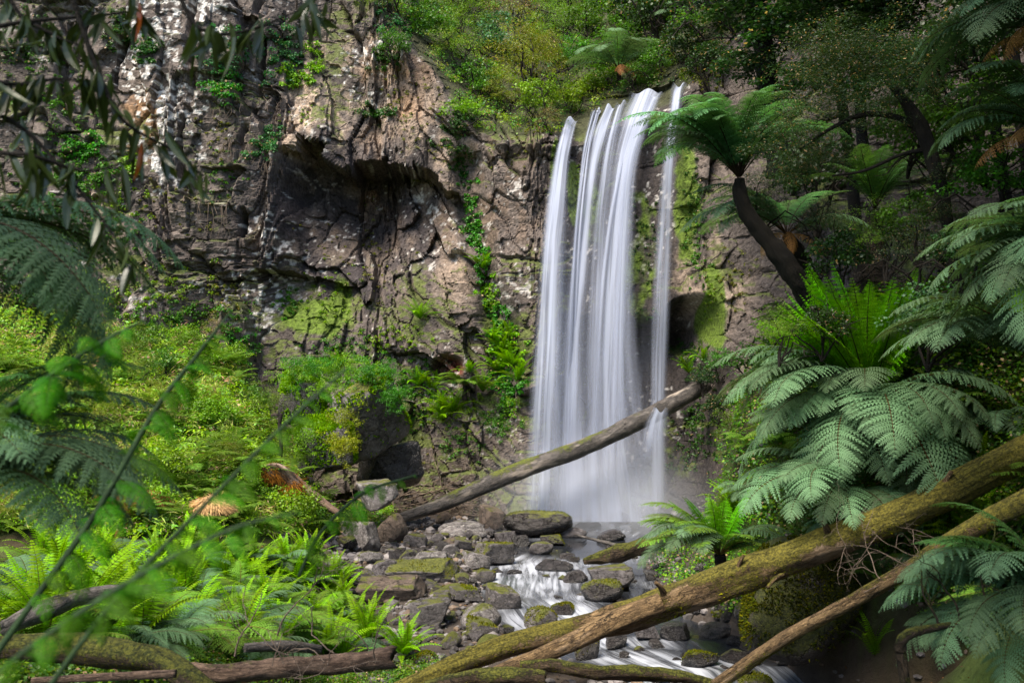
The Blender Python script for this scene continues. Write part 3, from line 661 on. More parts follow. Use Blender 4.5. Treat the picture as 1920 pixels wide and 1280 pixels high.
BIG = [
 (672, 1003, 74, 64, 'P', 1, 'blocky pale grey boulder with dark mossy foot beside the reeds at the left bank'),
 (738, 990, 74, 62, 'B', 1, 'brown square boulder the lower end of the fallen log rests on'),
 (808, 1048, 92, 52, 'P', 1, 'white lichen crusted boulder with a mossy front in the rock bed'),
 (893, 1052, 62, 40, 'P', 1, 'pale cracked block just left of the humped mossy boulder'),
 (930, 1038, 84, 58, 'M', 1, 'humped boulder with thick green moss on its right shoulder'),
 (1003, 985, 175, 58, 'X', 0, 'long low boulder with mossy back lying in front of the waterfall foot'),
 (868, 990, 110, 34, 'P', 1, 'pale tilted slab below the fallen log'),
 (925, 972, 60, 56, 'B', 1, 'rust brown pointed boulder left of the long low boulder'),
 (1012, 1030, 60, 30, 'D', 0, 'rounded pale grey rock at the edge of the upper pool'),
 (1040, 1062, 84, 30, 'W', 0, 'broad wet dark rock at the top of the white rapids'),
 (962, 1074, 38, 13, 'W', 0, 'small black rock poking out of the white rapids'),
 (1082, 1082, 60, 30, 'W', 1, 'wet angular rock in the middle of the stream'),
 (1142, 1085, 120, 56, 'D', 1, 'large wedge shaped grey rock in the stream behind the green topped one'),
 (1127, 1112, 104, 48, 'X', 0, 'broad dark stream boulder with bright moss across its left top'),
 (945, 1122, 82, 54, 'M', 1, 'pale block capped by a flat cushion of olive moss at the stream edge'),
 (1057, 1140, 56, 28, 'X', 0, 'dark domed rock ringed by white water'),
 (1017, 1160, 88, 44, 'M', 0, 'domed boulder under yellow green moss behind the main log'),
 (1006, 1181, 42, 16, 'M', 0, 'small moss button rock touching the main log'),
 (906, 1083, 54, 34, 'M', 0, 'round moss ball rock above the olive capped block'),
 (788, 1074, 150, 40, 'M', 1, 'long flat slab with a moss fringe along its front edge'),
 (765, 1094, 56, 26, 'M', 0, 'low rock with a tuft of moss in front of the long flat slab'),
 (850, 1108, 96, 26, 'M', 1, 'flat stone carpeted in moss in the middle of the rock bed'),
 (800, 1152, 104, 58, 'D', 1, 'purple grey boulder with a rounded face above the bright sword fern'),
 (730, 1108, 150, 46, 'B', 1, 'wide flat brown grey slab behind the bright sword fern'),
 (724, 1062, 62, 40, 'D', 0, 'smooth grey rock left of the white lichen boulder'),
 (870, 1112, 70, 36, 'M', 1, 'mossy block behind the purple grey boulder'),
 (905, 1158, 104, 54, 'P', 1, 'pale pointed slab streaked with moss left of the stream'),
 (905, 1180, 80, 44, 'M', 1, 'moss tipped rock under the pale pointed slab'),
 (916, 1205, 60, 34, 'M', 0, 'moss covered dome just above the main log'),
 (848, 1200, 50, 34, 'M', 0, 'dark green mossy rock below the purple grey boulder'),
 (800, 1235, 56, 30, 'M', 0, 'bright green mossy stone beside the hanging dead leaves at the bottom'),
 (700, 1165, 60, 30, 'D', 1, 'half hidden grey slab behind the sword fern'),
 (612, 1150, 60, 40, 'D', 1, 'grey slab among the ferns on the left bank'),
 (1157, 1202, 56, 36, 'W', 0, 'smooth dark boulder just below the main log'),
 (1212, 1182, 56, 44, 'D', 1, 'rough brown grey boulder under the middle of the main log'),
 (1268, 1186, 66, 44, 'W', 1, 'dark pitted block beside the little white spout'),
 (1346, 1184, 90, 36, 'W', 1, 'black glistening flat topped rock right of the little spout'),
 (1384, 1203, 46, 24, 'W', 0, 'small black rock with water curling round it'),
 (1412, 1176, 40, 40, 'W', 1, 'black pointed rock at the foot of the huge mossy boulder'),
 (1103, 1212, 64, 66, 'X', 0, 'upright dark moss covered boulder under the fork of the main log'),
 (1310, 1240, 92, 36, 'X', 0, 'low mossy boulder in the stream near the thin log'),
 (1392, 1236, 90, 34, 'X', 0, 'flat dark green boulder behind the thin log'),
 (1420, 1276, 90, 26, 'M', 0, 'yellow green mossy hump in the bottom corner under the thin log'),
 (1162, 972, 50, 34, 'W', 0, 'misty dark rock standing in the plunge pool'),
 (1105, 985, 70, 20, 'W', 0, 'low rock drowned in spray under the falls'),
 (1150, 1004, 70, 26, 'W', 0, 'flat grey rock between the pool and the fern on the bank'),
 (1075, 1000, 60, 26, 'D', 1, 'grey rock at the right end of the long low boulder'),
 (945, 1010, 50, 36, 'D', 1, 'angular grey rock below the rust brown boulder'),
 (975, 1015, 46, 30, 'W', 1, 'dark angular rock at the left edge of the upper pool'),
 (1035, 1012, 54, 30, 'X', 1, 'dark square rock right of the rounded pale one'),
 (782, 1010, 56, 26, 'D', 0, 'smooth dark cobble right of the brown square boulder'),
 (850, 1020, 64, 26, 'B', 0, 'reddish rounded stone between log foot and humped boulder'),
 (820, 1010, 40, 26, 'D', 0, 'blue grey egg shaped stone in the upper rock bed'),
 (690, 1045, 70, 26, 'P', 0, 'whitish flat stone left of the smooth grey rock'),
 (650, 1075, 60, 34, 'D', 1, 'dull grey block against the left bank ferns'),
 (1300, 1146, 54, 20, 'X', 0, 'thin mossy rock in the shade behind the main log'),
 (1352, 1150, 40, 18, 'M', 0, 'small yellow mossy rock below the right bank ferns'),
 (1396, 1142, 46, 30, 'M', 0, 'green moss dome left of the huge mossy boulder'),
 (1330, 1065, 60, 26, 'W', 0, 'shaded dark rock under the fern on the right bank'),
 (1225, 1080, 50, 22, 'W', 1, 'dark rock at the right edge of the stream below the drift wood'),
]
for i, (px, py, w_, h_, k, a_, lb) in enumerate(BIG):
    rock(px, py, w_ * .88, h_, k, lb, bool(a_) and i % 5 != 1, i, 'boulders of the stream bed')
RK['Z'] = mat_rock('moss_draped_rock', (.016, .014, .012), (.04, .034, .03), .36, -.1, .6, .4, ((.012, .018, .003), (.07, .075, .010)))
rock(1530, 1128, 250, 230, 'Z', 'huge moss draped boulder rising from the right bank under the logs', False, 3, d=17.6, cat='boulder', name='mossy_boulder', dep=.8)
# the leaning slab on the left slope, dark hollow below it
sb = rock(668, 775, 190, 170, 'M', 'great tilted mossy slab overhanging a dark hollow on the left slope', True, 7, d=30.5, cat='boulder', name='leaning_slab', tilt=.05, dep=.9)
sb.rotation_euler = (.15, -.42, .35)
rock(610, 830, 120, 110, 'D', 'dark blocky rock under the left side of the great slab', True, 3, d=29.3, cat='boulder', name='boulder')
rock(735, 870, 120, 110, 'W', 'black damp block at the back of the hollow beneath the great slab', True, 1, d=32.5, cat='boulder', name='boulder')
rock(570, 745, 110, 120, 'D', 'square grey block built into the slope left of the great slab', True, 2, d=31, cat='boulder', name='boulder')
rock(700, 925, 90, 60, 'P', 'pale flat faced block behind the blurred reeds', True, 4, d=28, cat='rock')
# rubble: many look-alike stones, by zone
rg = random.Random(5)
zones = [((640, 970), (990, 1045), 70, 'DWXWP', 'small loose grey stone in the upper rubble below the fallen log', 'loose stones in the upper rubble', 10, 26),
         ((660, 960), (1045, 1130), 75, 'DMXWX', 'small mossy or grey stone in the middle of the rock bed left of the stream', 'loose stones in the middle of the rock bed', 9, 26),
         ((760, 960), (1130, 1225), 48, 'MDXMD', 'small stone wedged between boulders above the main log', 'loose stones above the main log', 12, 28),
         ((1000, 1240), (1020, 1130), 34, 'WWXD', 'small wet dark stone in the stream between the pool and the main log', 'wet stones in the stream', 9, 24),
         ((1130, 1470), (1180, 1275), 24, 'WXW', 'small dark stone in the shaded water below the main log', 'dark stones below the main log', 12, 30),
         ((1230, 1420), (1060, 1160), 22, 'WXD', 'small shaded stone at the foot of the right bank', 'stones under the right bank', 10, 26),
         ((780, 985), (900, 985), 34, 'DBD', 'broken stone in the scree at the cliff foot behind the log', 'scree at the cliff foot', 8, 24),
         ((560, 720), (1085, 1240), 16, 'DPM', 'flat stone half buried under the left bank ferns', 'stones under the left bank ferns', 16, 36)]
for (xr, yr, n, ks, lb, gp, a_, b_) in zones:
    for i in range(n):
        px, py = rg.uniform(*xr), rg.uniform(*yr); w_ = rg.uniform(a_, b_) * rg.choice((1, 1, 1.5)); 
        rock(px, py, w_, w_ * rg.uniform(.4, .75), rg.choice(ks), lb, rg.random() < .6, i + 100, gp, name='stone', cat='stone', tilt=.35, dep=rg.uniform(.6, 1.2))

# ------------------------------------------------------------------ logs
M_LOG = mat_bark('golden_bare_log', (.10, .062, .030), (.25, .165, .080), .15, pale=(.28, .20, .13), bump=.9, mossc=((.045, .042, .007), (.165, .14, .02)))
M_LOGM = mat_bark('mossy_dark_log', (.045, .03, .018), (.10, .068, .04), .22, bump=1.0, mossc=((.02, .026, .004), (.12, .12, .016)))
M_GREY = mat_bark('weathered_grey_log', (.04, .036, .034), (.14, .122, .108), .0, pale=(.26, .22, .18), rough=.55)
M_RED = mat_bark('rotten_red_log', (.075, .046, .032), (.17, .115, .08), -.10, pale=(.30, .22, .17))
M_TRUNK = mat_bark('fern_trunk', (.010, .008, .006), (.028, .02, .014), -.05, stretch=(9, 9, 9), bump=1.0)
M_TRMOSS = mat_bark('mossy_trunk', (.006, .005, .004), (.016, .012, .008), .02, bump=.9)
M_TWIG = mat_bark('twigs', (.10, .07, .05), (.22, .17, .13), -.5)
def pth(rows): return np.array([at(a, b, c) for a, b, c in rows])
def log(name, rows, rpx, mat, label, cat, parent=None, n=120, seg=24, rough=.25, seed=0, ragged=.0, group=None, moss=None, freq=1.2):
    P = pth(rows); rad = [r_ * c[2] / FPX for r_, c in zip(rpx, rows)]
    V, F, U = tube(P, rad, n, seg, rough, seed, True, freq, ragged)
    ex = {'Uv3': U}
    if moss is not None: ex['Moss'] = np.interp(np.arange(len(V)) / len(V), np.linspace(0, 1, len(moss)), moss)
    o = obj(name, mesh(name, V, F, None, True, ex), mat, parent)
    if parent is None: tag(o, label, cat, group)
    return o
# the log in front of the falls
log('fallen_log', [(744, 972, 31.2), (820, 948, 31.6), (960, 888, 32.2), (1100, 836, 32.9), (1200, 788, 33.6), (1275, 748, 34.6), (1320, 722, 35.6)], [9, 13, 16, 16, 16, 16, 15], M_GREY,
    'long weathered grey log leaning across the foot of the waterfall', 'log', n=200, rough=.2, seed=3, moss=[-.1, .08, .15, .03, -.05, -.1, -.1])
# main foreground log, forked at its lower end
ml = empty('forked_log', at(1500, 1080, 16.5)); tag(ml, 'long golden brown mossy log slanting over the stream and forking at its lower end', 'log')
inv = Matrix.Translation(-Vector(ml.location))
for (nm, rows, rp, sd_, ms) in (('trunk', [(1990, 820, 15.1), (1905, 857, 15.3), (1800, 910, 15.6), (1680, 967, 15.9), (1480, 1045, 16.5), (1310, 1108, 17.0), (1180, 1156, 17.3), (1080, 1178, 17.3), (960, 1208, 17.0), (850, 1248, 16.6), (740, 1300, 16.2)], [32, 31, 31, 31, 30, 30, 31, 23, 21, 20, 20], 5, [.5, .45, .36, .26, .14, .04, .02, .12, .2, .2]),
                           ('branch', [(1240, 1128, 17.0), (1160, 1160, 16.95), (1100, 1190, 16.8), (1020, 1226, 16.5), (930, 1262, 16.1), (830, 1310, 15.7)], [19, 20, 19, 16, 13, 10], 6, [-.2, -.25, -.3, -.2, -.1])):
    o = log(nm, rows, rp, M_LOG, None, None, ml, 300, 48, .30, sd_, moss=ms, freq=.9); o.matrix_parent_inverse = inv
for (px_, py_, d_, dx_, dz_, r_) in ((1560, 1000, 16.1, -.25, .30, .05), (1380, 1070, 16.6, .1, .28, .04), (1250, 1112, 16.9, -.2, .2, .05), (1760, 925, 15.6, .15, .35, .05), (1470, 1068, 16.25, -.3, -.25, .035)):
    q_ = at(px_, py_, d_); V, F, U = tube([q_ + [0, .1, -.1], q_ + [dx_ * .5, -.05, dz_ * .5], q_ + [dx_, -.12, dz_]], [r_ * 1.3, r_, r_ * .7], 14, 10, .4, 3, True, 3, .8)
    o = obj('stub', mesh('stub', V, F, None, True, {'Uv3': U}), M_LOG, ml); o.matrix_parent_inverse = inv
log('thin_log', [(1990, 905, 9.6), (1900, 950, 9.9), (1790, 1010, 10.3), (1700, 1070, 10.6), (1600, 1125, 11), (1480, 1190, 11.5), (1340, 1285, 12)], [21, 20, 17, 14, 13, 12, 11], M_LOG,
    'thin bare reddish log slanting down the right bank below the main log', 'log', n=220, rough=.3, seed=9, moss=[.3, .25, .12, 0, -.2, -.3], freq=2)
log('mossy_branch', [(975, 1248, 15), (1040, 1246, 15), (1110, 1258, 15), (1200, 1262, 15.1), (1290, 1270, 15.2), (1350, 1290, 15.3)], [10, 11, 13, 13, 11, 10], M_LOGM,
    'crooked moss wrapped branch lying along the bottom below the forked log', 'branch', n=120, rough=.5, seed=11, freq=3)
log('broken_stump', [(800, 1290, 14.4), (880, 1275, 14.4), (960, 1268, 14.4), (1020, 1272, 14.4)], [14, 18, 20, 16], M_LOGM,
    'short mossy log butt at the bottom under the fork of the main log', 'log', n=60, rough=.4, seed=13, ragged=.5, freq=3)
log('mossy_log', [(-40, 1212, 8.2), (80, 1214, 8.2), (200, 1222, 8.1), (300, 1240, 8.0), (360, 1278, 7.8), (400, 1320, 7.7)], [16, 24, 27, 25, 26, 28], M_LOGM,
    'thick moss coated log across the bottom left', 'log', n=140, rough=.35, seed=15, freq=2.5)
log('rotten_log', [(350, 1258, 8.6), (430, 1262, 8.6), (520, 1252, 8.7), (620, 1246, 8.8), (728, 1234, 8.9)], [16, 18, 18, 17, 20], M_RED,
    'broken rotten reddish log with a splintered end at the bottom', 'log', n=120, rough=.35, seed=17, ragged=1.0, freq=4)
log('grey_branch', [(460, 1214, 9.4), (540, 1210, 9.6), (600, 1216, 9.8)], [8, 10, 8], M_GREY, 'short pale grey branch behind the rotten log', 'branch', n=50, rough=.3, seed=19, ragged=.5)
log('dead_branch', [(10, 1175, 9), (90, 1140, 9.3), (160, 1115, 9.6), (280, 1104, 10)], [16, 17, 14, 8], M_GREY, 'weathered brown dead branch lying in the left bank ferns', 'branch', n=80, rough=.4, seed=21, ragged=.6, freq=3)
log('brown_branch', [(60, 1276, 7.4), (200, 1268, 7.4), (330, 1262, 7.4)], [6, 7, 7], M_RED, 'thin brown branch under the thick mossy log', 'branch', n=50, rough=.3, seed=22)
log('driftwood', [(1095, 1052, 26.5), (1150, 1040, 26.2), (1210, 1022, 25.8), (1260, 1008, 25.5)], [5, 14, 14, 10], M_LOGM, 'dark mossy driftwood log poking from under the fern at the stream', 'log', n=60, rough=.5, seed=23, freq=3)
log('driftwood_stick', [(1078, 1002, 29.5), (1110, 1010, 29.2), (1156, 1022, 28.9)], [2.2, 3, 4], M_GREY, 'thin brown stick bridging the stream above the driftwood log', 'stick', n=40, seg=8, rough=.3, seed=25)
log('rotten_root', [(520, 878, 26.5), (560, 905, 26.2), (610, 945, 25.8), (640, 965, 25.5)], [12, 9, 7, 5], M_RED, 'bent dead root running down from the hairy brown stump', 'root', n=50, rough=.4, seed=26, freq=3)

def twigs(g, p, d, L, r, depth, rng, bend=.35, drop=0.0, nb=(2, 4)):
    k = 6; P = [np.array(p, float)]; dd = unit(np.array(d, float))
    for i in range(k):
        dd = unit(dd + rng.normal(0, bend * .45, 3) + np.array([0, 0, -drop * .1])); P.append(P[-1] + dd * L / k)
    P = np.array(P); V, F, U = tube(P, np.linspace(r, r * .45, k + 1), 9, 5, 0, 0, False)
    g.add(V, F, U=U)
    tips = [P[-1]]
    if depth > 0:
        for _ in range(rng.integers(*nb)):
            i = rng.integers(1, k + 1); nd = unit(dd + rng.normal(0, .75, 3))
            tips += twigs(g, P[i], nd, L * rng.uniform(.45, .75), r * .55, depth - 1, rng, bend, drop, nb)
    return tips
rn = np.random.default_rng(3)
g = Geo()
for i in range(60):
    q = ray_ground(rn.uniform(760, 950), rn.uniform(880, 945), 25); q[1] = min(q[1], 35.2); q[2] = max(q[2], ground(q[0], q[1])) + .25 * rn.random()
    twigs(g, q, (rn.choice((-1, 1)) * 1, rn.normal(0, .4), rn.normal(.12, .25)), rn.uniform(.8, 2.2), rn.uniform(.012, .035), 1, rn)
tag(obj('brush_pile', g.mesh('brush_pile', True, True), M_TWIG), 'tangled pile of dead brown sticks at the cliff foot behind the fallen log', 'brush pile')
g = Geo()
for (px, py, d_) in ((1650, 1085, 10.6), (1700, 1060, 10.3), (1760, 1010, 10.1), (1620, 1110, 10.8), (1740, 1040, 10)):
    twigs(g, at(px, py, d_), (rn.normal(-.6, .5), rn.normal(0, .4), rn.uniform(.1, .7)), rn.uniform(.5, .9), .007, 3, rn, .5)
tag(obj('twiggy_branch', g.mesh('twiggy_branch', True, True), M_TWIG), 'bare pinkish twigs sprouting between the main log and the thin log', 'twigs')
g = Geo()
for i in range(9):
    q = at(rn.uniform(480, 720), rn.uniform(1215, 1275), 8.4)
    twigs(g, q, (rn.normal(0, 1), rn.normal(0, .3), rn.uniform(.1, .8)), rn.uniform(.3, .6), .006, 3, rn, .6)
for (a_, b_) in ((440, 1170), (520, 1130)):
    twigs(g, at(a_, b_ + 60, 8.8), (.1, 0, 1), .6, .009, 3, rn, .5)
tag(obj('bramble_twigs', g.mesh('bramble_twigs', True, True), M_TWIG), 'thin tangled dry twigs over the rotten log at the bottom', 'twigs')
g = Geo()
V, F, U = tube(pth([(1700, 1290, 7), (1690, 1220, 7), (1700, 1190, 7), (1760, 1175, 7.1), (1830, 1160, 7.2), (1870, 1130, 7.3)]), [.035, .04, .04, .028, .02, .012], 60, 10, .4, 3); g.add(V, F, U=U)
for (a_, b_) in ((1760, 1175), (1800, 1168), (1850, 1140)): twigs(g, at(a_, b_, 7.1), (rn.normal(0, .7), 0, 1), .5, .01, 2, rn, .5)
tag(obj('mossy_snag', g.mesh('mossy_snag', True, True), M_LOGM), 'crooked mossy snag with twigs in the bottom right corner', 'dead branch')
# hairy brown stump and pale ball on the left slope
st = empty('tree_fern_stump', at(505, 930, 26)); tag(st, 'reddish brown hairy dead stump humped on the left slope', 'stump'); inv = Matrix.Translation(-Vector(st.location))
M_HAIR = mat_foliage('dead_fibre', .1, .9, .1)
def hairy(g, c, r, n, col, L, rng):
    N = unit(rng.normal(0, 1, (n, 3))); N[:, 2] = np.abs(N[:, 2]) * .9; P = np.array(c) + N * np.array(r)
    D = unit(N * .4 + np.array([0, 0, -.8]) + rng.normal(0, .3, (n, 3))); S = unit(np.cross(D, N)) * .012
    V = np.stack([P - S, P + S, P + D * L * rng.uniform(.5, 1.2, (n, 1)) + N * .03], 1).reshape(-1, 3)
    g.add(V, [np.arange(3 * n).reshape(n, 3)], np.repeat(np.array(col) * rng.uniform(.4, 1.5, (n, 1)), 3, 0))
for nm, ms in (('stem', [(470, 945, 26, 12), (485, 910, 26, 20), (510, 890, 26, 27), (540, 905, 26, 20), (565, 930, 26, 12)]),):
    o = log(nm, [m_[:3] for m_ in ms], [m_[3] for m_ in ms], M_RED, None, None, st, 60, 20, .5, 4, freq=3); o.matrix_parent_inverse = inv
g = Geo()
for (a_, b_, r_) in ((480, 930, .28), (508, 895, .42), (545, 915, .3)): hairy(g, at(a_, b_, 26), (r_, r_, r_), 1600, (.20, .085, .04), .28, rn)
o = obj('fibre', g.mesh('fibre'), M_HAIR, st); o.matrix_parent_inverse = inv
g = Geo(); hairy(g, at(400, 952, 22.5), (.42, .38, .30), 3200, (.50, .34, .20), .18, rn)
V = ICO_V * np.array([.40, .36, .28]) + at(400, 952, 22.5); g.add(V, [ICO_F], (.3, .2, .12))
tag(obj('dead_fern', g.mesh('dead_fern'), M_HAIR), 'pale straw coloured dome of dead fern fibre left of the brown stump', 'dead fern')
# small thin tree left of the great slab
log('dead_sapling', [(520, 872, 28), (527, 840, 28), (524, 800, 28), (528, 775, 28)], [8, 4, 3.5, 3], M_TRUNK, 'thin dark sapling stump standing left of the great slab', 'sapling', n=40, seg=8, rough=.3, seed=31)
# ------------------------------------------------------------------ fern fronds
M_FERN = mat_foliage('fern_green', .30, .6, .12, per_obj=.32)
M_LEAF = mat_foliage('leaf_green', .35, .45, .35, per_obj=.18)
M_DEAD = mat_foliage('dead_frond', .15, .8, .15, per_obj=.25)
M_GLOSS = mat_foliage('gloss_leaf', .2, .3, .55, per_obj=.15)
def frond_mesh(name, L=2.0, npair=34, a0=35, a1=-50, wmax=.42, teeth=9, seed=0, c0=(.05, .11, .05), c1=(.09, .17, .09), stem=(.07, .045, .02), curl=False, start=.14, peak=.75, droop=.35, sweep=22, bip=True, rad=.011, pw=1.35, fold=0.0, stemL=1.0):
    rg = np.random.default_rng(seed); g = Geo()
    n = 60; t = np.linspace(0, 1, n); a = np.radians(a0 + (a1 - a0) * t ** pw)
    if curl: a = a - np.clip(t - .90, 0, 1) / .10 * math.radians(560)
    ds = L / (n - 1) * (np.where(t > .90, .35, 1) if curl else 1)
    y = np.cumsum(np.cos(a) * ds); z = np.cumsum(np.sin(a) * ds); x = .04 * L * np.sin(t * 3 + seed) * t
    C = np.stack([x, y, z], 1)
    V, F, U = tube(C[::3], np.linspace(rad, rad * .25, 20), 24, 4, 0, 0, False); g.add(V, F, stem)
    T = unit(np.gradient(C, axis=0)); X = np.array([1., 0, 0]); Nn = unit(np.cross(X, T))
    end = .885 if curl else .995
    ts = start + (end - start) * np.linspace(0, 1, npair) ** .92
    spacing = L * (end - start) / npair
    for i, ti in enumerate(ts):
        k = ti * (n - 1); j = min(int(k), n - 2); f = k - j
        p = C[j] * (1 - f) + C[j + 1] * f; Tt = T[j]; N = Nn[j]
        prof = (math.sin(math.pi * min(1, (.09 + .91 * (i / (npair - 1)) ** peak))) ** .75) if i < npair - 1 else .06
        if i / (npair - 1) > .9: prof *= .9
        for sgn in (-1, 1):
            ln = wmax * prof * rg.uniform(.88, 1.08) + .012
            ph = math.radians(sweep + rg.normal(0, 5) + 25 * (i / npair) ** 3)
            D = unit(X * sgn * math.cos(ph) + Tt * math.sin(ph) + N * (.25 + fold))
            side = unit(np.cross(N, D))                    # along the frond
            m = teeth if bip else 3
            s = np.linspace(0, 1, m + 1)
            dn = -(droop) * ln * s ** 2
            c = p + D * (ln * s)[:, None] + N * dn[:, None] + np.array([0, 0, -.25 * droop]) * (ln * s ** 2)[:, None]
            col = (np.array(c0) * (1 - i / npair) + np.array(c1) * (i / npair)) * rg.uniform(.8, 1.2)
            if bip:
                q = c[:-1] * .5 + c[1:] * .5; seg = c[1:] - c[:-1]
                wl = np.minimum(spacing * .88, ln * .28) * (1 - s[:-1] ** 1.7) * (.35 + .65 * np.minimum(1, s[:-1] * 6 + .3)) + .004
                tri = []
                for sd in (-1, 1):
                    tip = q + side * (sd * wl)[:, None] + seg * .55 + N * (-.15 * wl)[:, None] + rg.normal(0, .002, q.shape)
                    tri.append(np.stack([c[:-1], c[1:] - seg * .12, tip], 1) if sd > 0 else np.stack([c[1:] - seg * .12, c[:-1], tip], 1))
                V = np.concatenate(tri).reshape(-1, 3); g.add(V, [np.arange(len(V)).reshape(-1, 3)], col)
                V = np.array([c[-2] + side * .004, c[-2] - side * .004, c[-1] + seg[-1] * .5]); g.add(V, [np.array([[0, 1, 2]])], col)
            else:
                w_ = spacing * .34
                V = np.array([c[0] - side * w_ * .6, c[0] + side * w_ * .6, c[1] + side * w_, c[1] - side * w_, c[2] + side * w_ * .75, c[2] - side * w_ * .75, c[3]])
                g.add(V, [np.array([[0, 1, 2, 3], [3, 2, 4, 5]]), np.array([[5, 4, 6]])], col)
    return g.mesh(name)
GM0, GM1 = (.05, .095, .05), (.135, .205, .118)
FR = {}
for i in range(3):
    FR['mature%d' % i] = frond_mesh('frond', 2.0, 34, 34 + 8 * i, -62 + 8 * i, .46, 10, i, GM0, GM1, stem=(.05, .03, .015), droop=.38)
    FR['high%d' % i] = frond_mesh('frond', 2.0, 34, 72 - 6 * i, -25 + 10 * i, .36, 9, 10 + i, (.05, .11, .04), (.10, .19, .07), stem=(.03, .02, .012), droop=.3)
    FR['vase%d' % i] = frond_mesh('frond', 2.0, 36, 82 - 5 * i, -40 + 12 * i, .32, 8, 70 + i, (.05, .12, .05), (.13, .25, .12), stem=(.02, .014, .009), droop=.35, pw=1.9)
    FR['young%d' % i] = frond_mesh('frond', 1.6, 30, 88 - 4 * i, 72 - 8 * i, .24, 8, 20 + i, (.065, .19, .014), (.12, .29, .03), stem=(.025, .03, .012), curl=True, droop=.5, start=.2, sweep=5, peak=.6, rad=.010)
    FR['sword%d' % i] = frond_mesh('frond', 1.0, 27, 80 - 12 * i, 30 - 24 * i, .115, 3, 30 + i, (.07, .17, .012), (.20, .36, .04), stem=(.05, .05, .015), bip=False, start=.08, peak=.5, sweep=12, rad=.006)
    FR['dead%d' % i] = frond_mesh('frond', 1.6, 26, 10, -85 + 10 * i, .22, 6, 40 + i, (.20, .105, .05), (.30, .17, .09), stem=(.14, .07, .035), droop=.9, start=.1)
    FR['lace%d' % i] = frond_mesh('frond', 1.2, 24, 50 - 12 * i, -30, .26, 7, 50 + i, (.07, .14, .03), (.15, .24, .06), stem=(.10, .08, .03), droop=.3)
for k_, m_ in FR.items(): m_.materials.append(M_DEAD if k_.startswith('dead') else M_FERN)
NAT = dict(vase=2.0, mature=2.0, high=2.0, young=1.6, sword=1.0, dead=1.6, lace=1.2)
def fern(name, label, P, fronds, seed=0, cat='fern', group=None, trunk=None, tm=None, stump=None):
    """fronds: rows (kind, count, azimuth from, to (deg, 0 = away, 90 = right, 180 = towards the camera), length m, extra tilt deg)"""
    rg = random.Random(seed); root = empty(name, P); tag(root, label, cat, group)
    if trunk is not None:
        rows, rp = trunk; Q = pth(rows) - np.array(P); V, F, U = tube(Q, [r_ * c[2] / FPX * (.45 if r_ is rp[-1] or c is rows[-1] else 1) for r_, c in zip(rp, rows)], 70, 18, .35, seed, True, 4)
        obj('trunk', mesh('trunk', V, F, None, True, {'Uv3': U}), tm or M_TRUNK, root)
    elif stump:
        V, F, U = tube([(0, 0, -stump[0]), (0, 0, -stump[0] * .4), (0, 0, .06)], [stump[1], stump[1] * .9, stump[1] * .7], 20, 12, .35, seed, True, 4)
        obj('trunk', mesh('trunk', V, F, None, True, {'Uv3': U}), M_TRUNK, root)
    for kind, n, z0, z1, L, tilt in fronds:
        for i in range(n):
            az = z0 + (z1 - z0) * ((i + .5) / n) + rg.uniform(-.4, .4) * (z1 - z0) / n
            s = L / NAT[kind] * rg.uniform(.86, 1.12)
            me = FR[kind + str(rg.randrange(3))]
            o = bpy.data.objects.new('dead_frond' if kind == 'dead' else 'frond', me); COL.objects.link(o); o.parent = root
            o.scale = (s * rg.uniform(.9, 1.1), s, s)
            o.rotation_euler = Euler((R(tilt + rg.uniform(-9, 9)), R(rg.uniform(-10, 10)), 0)).to_matrix().to_4x4().to_euler()
            o.rotation_euler = (Matrix.Rotation(-R(az), 3, 'Z') @ Matrix.Rotation(R(tilt + rg.uniform(-8, 8)), 3, 'X') @ Matrix.Rotation(R(rg.uniform(-14, 14)), 3, 'Y')).to_euler()
    return root
# --- the tree ferns
fern('tree_fern', 'tall leaning tree fern with a spreading crown just right of the waterfall lip', at(1386, 335, 20), [('vase', 15, 0, 360, 2.2, 2), ('vase', 10, 215, 325, 2.8, -20), ('vase', 8, 40, 140, 2.4, -14), ('vase', 10, 200, 340, 2.3, -6), ('mature', 3, 240, 300, 2.3, 10)], 1, 'tree fern', 'tree ferns on the right bank',
     ([(1560, 640, 20.6), (1520, 560, 20.4), (1470, 490, 20.2), (1415, 420, 20.1), (1388, 370, 20), (1386, 335, 20)], [24, 22, 19, 16, 15, 20]), M_TRMOSS)
fern('tree_fern', 'dark stout tree fern with low side fronds behind the leaning one', at(1475, 440, 21.5), [('mature', 7, 220, 320, 2.4, 4), ('high', 5, -60, 100, 1.9, 0), ('mature', 4, 60, 150, 1.9, 0), ('dead', 3, 120, 260, 1.2, 0)], 2, 'tree fern', 'tree ferns on the right bank',
     ([(1560, 640, 22), (1530, 560, 21.8), (1495, 480, 21.6), (1475, 440, 21.5)], [20, 20, 19, 22]), M_TRMOSS)
fern('tree_fern', 'upright dark tree fern with shuttlecock fronds in the shade below the crooked tree', at(1640, 395, 22), [('high', 13, 0, 360, 2.0, 6), ('young', 4, 0, 360, 1.5, 0)], 3, 'tree fern', 'tree ferns on the right bank',
     ([(1640, 560, 22.3), (1636, 470, 22.1), (1640, 395, 22)], [24, 24, 28]), M_TRUNK)
P4 = at(1635, 765, 17.9)
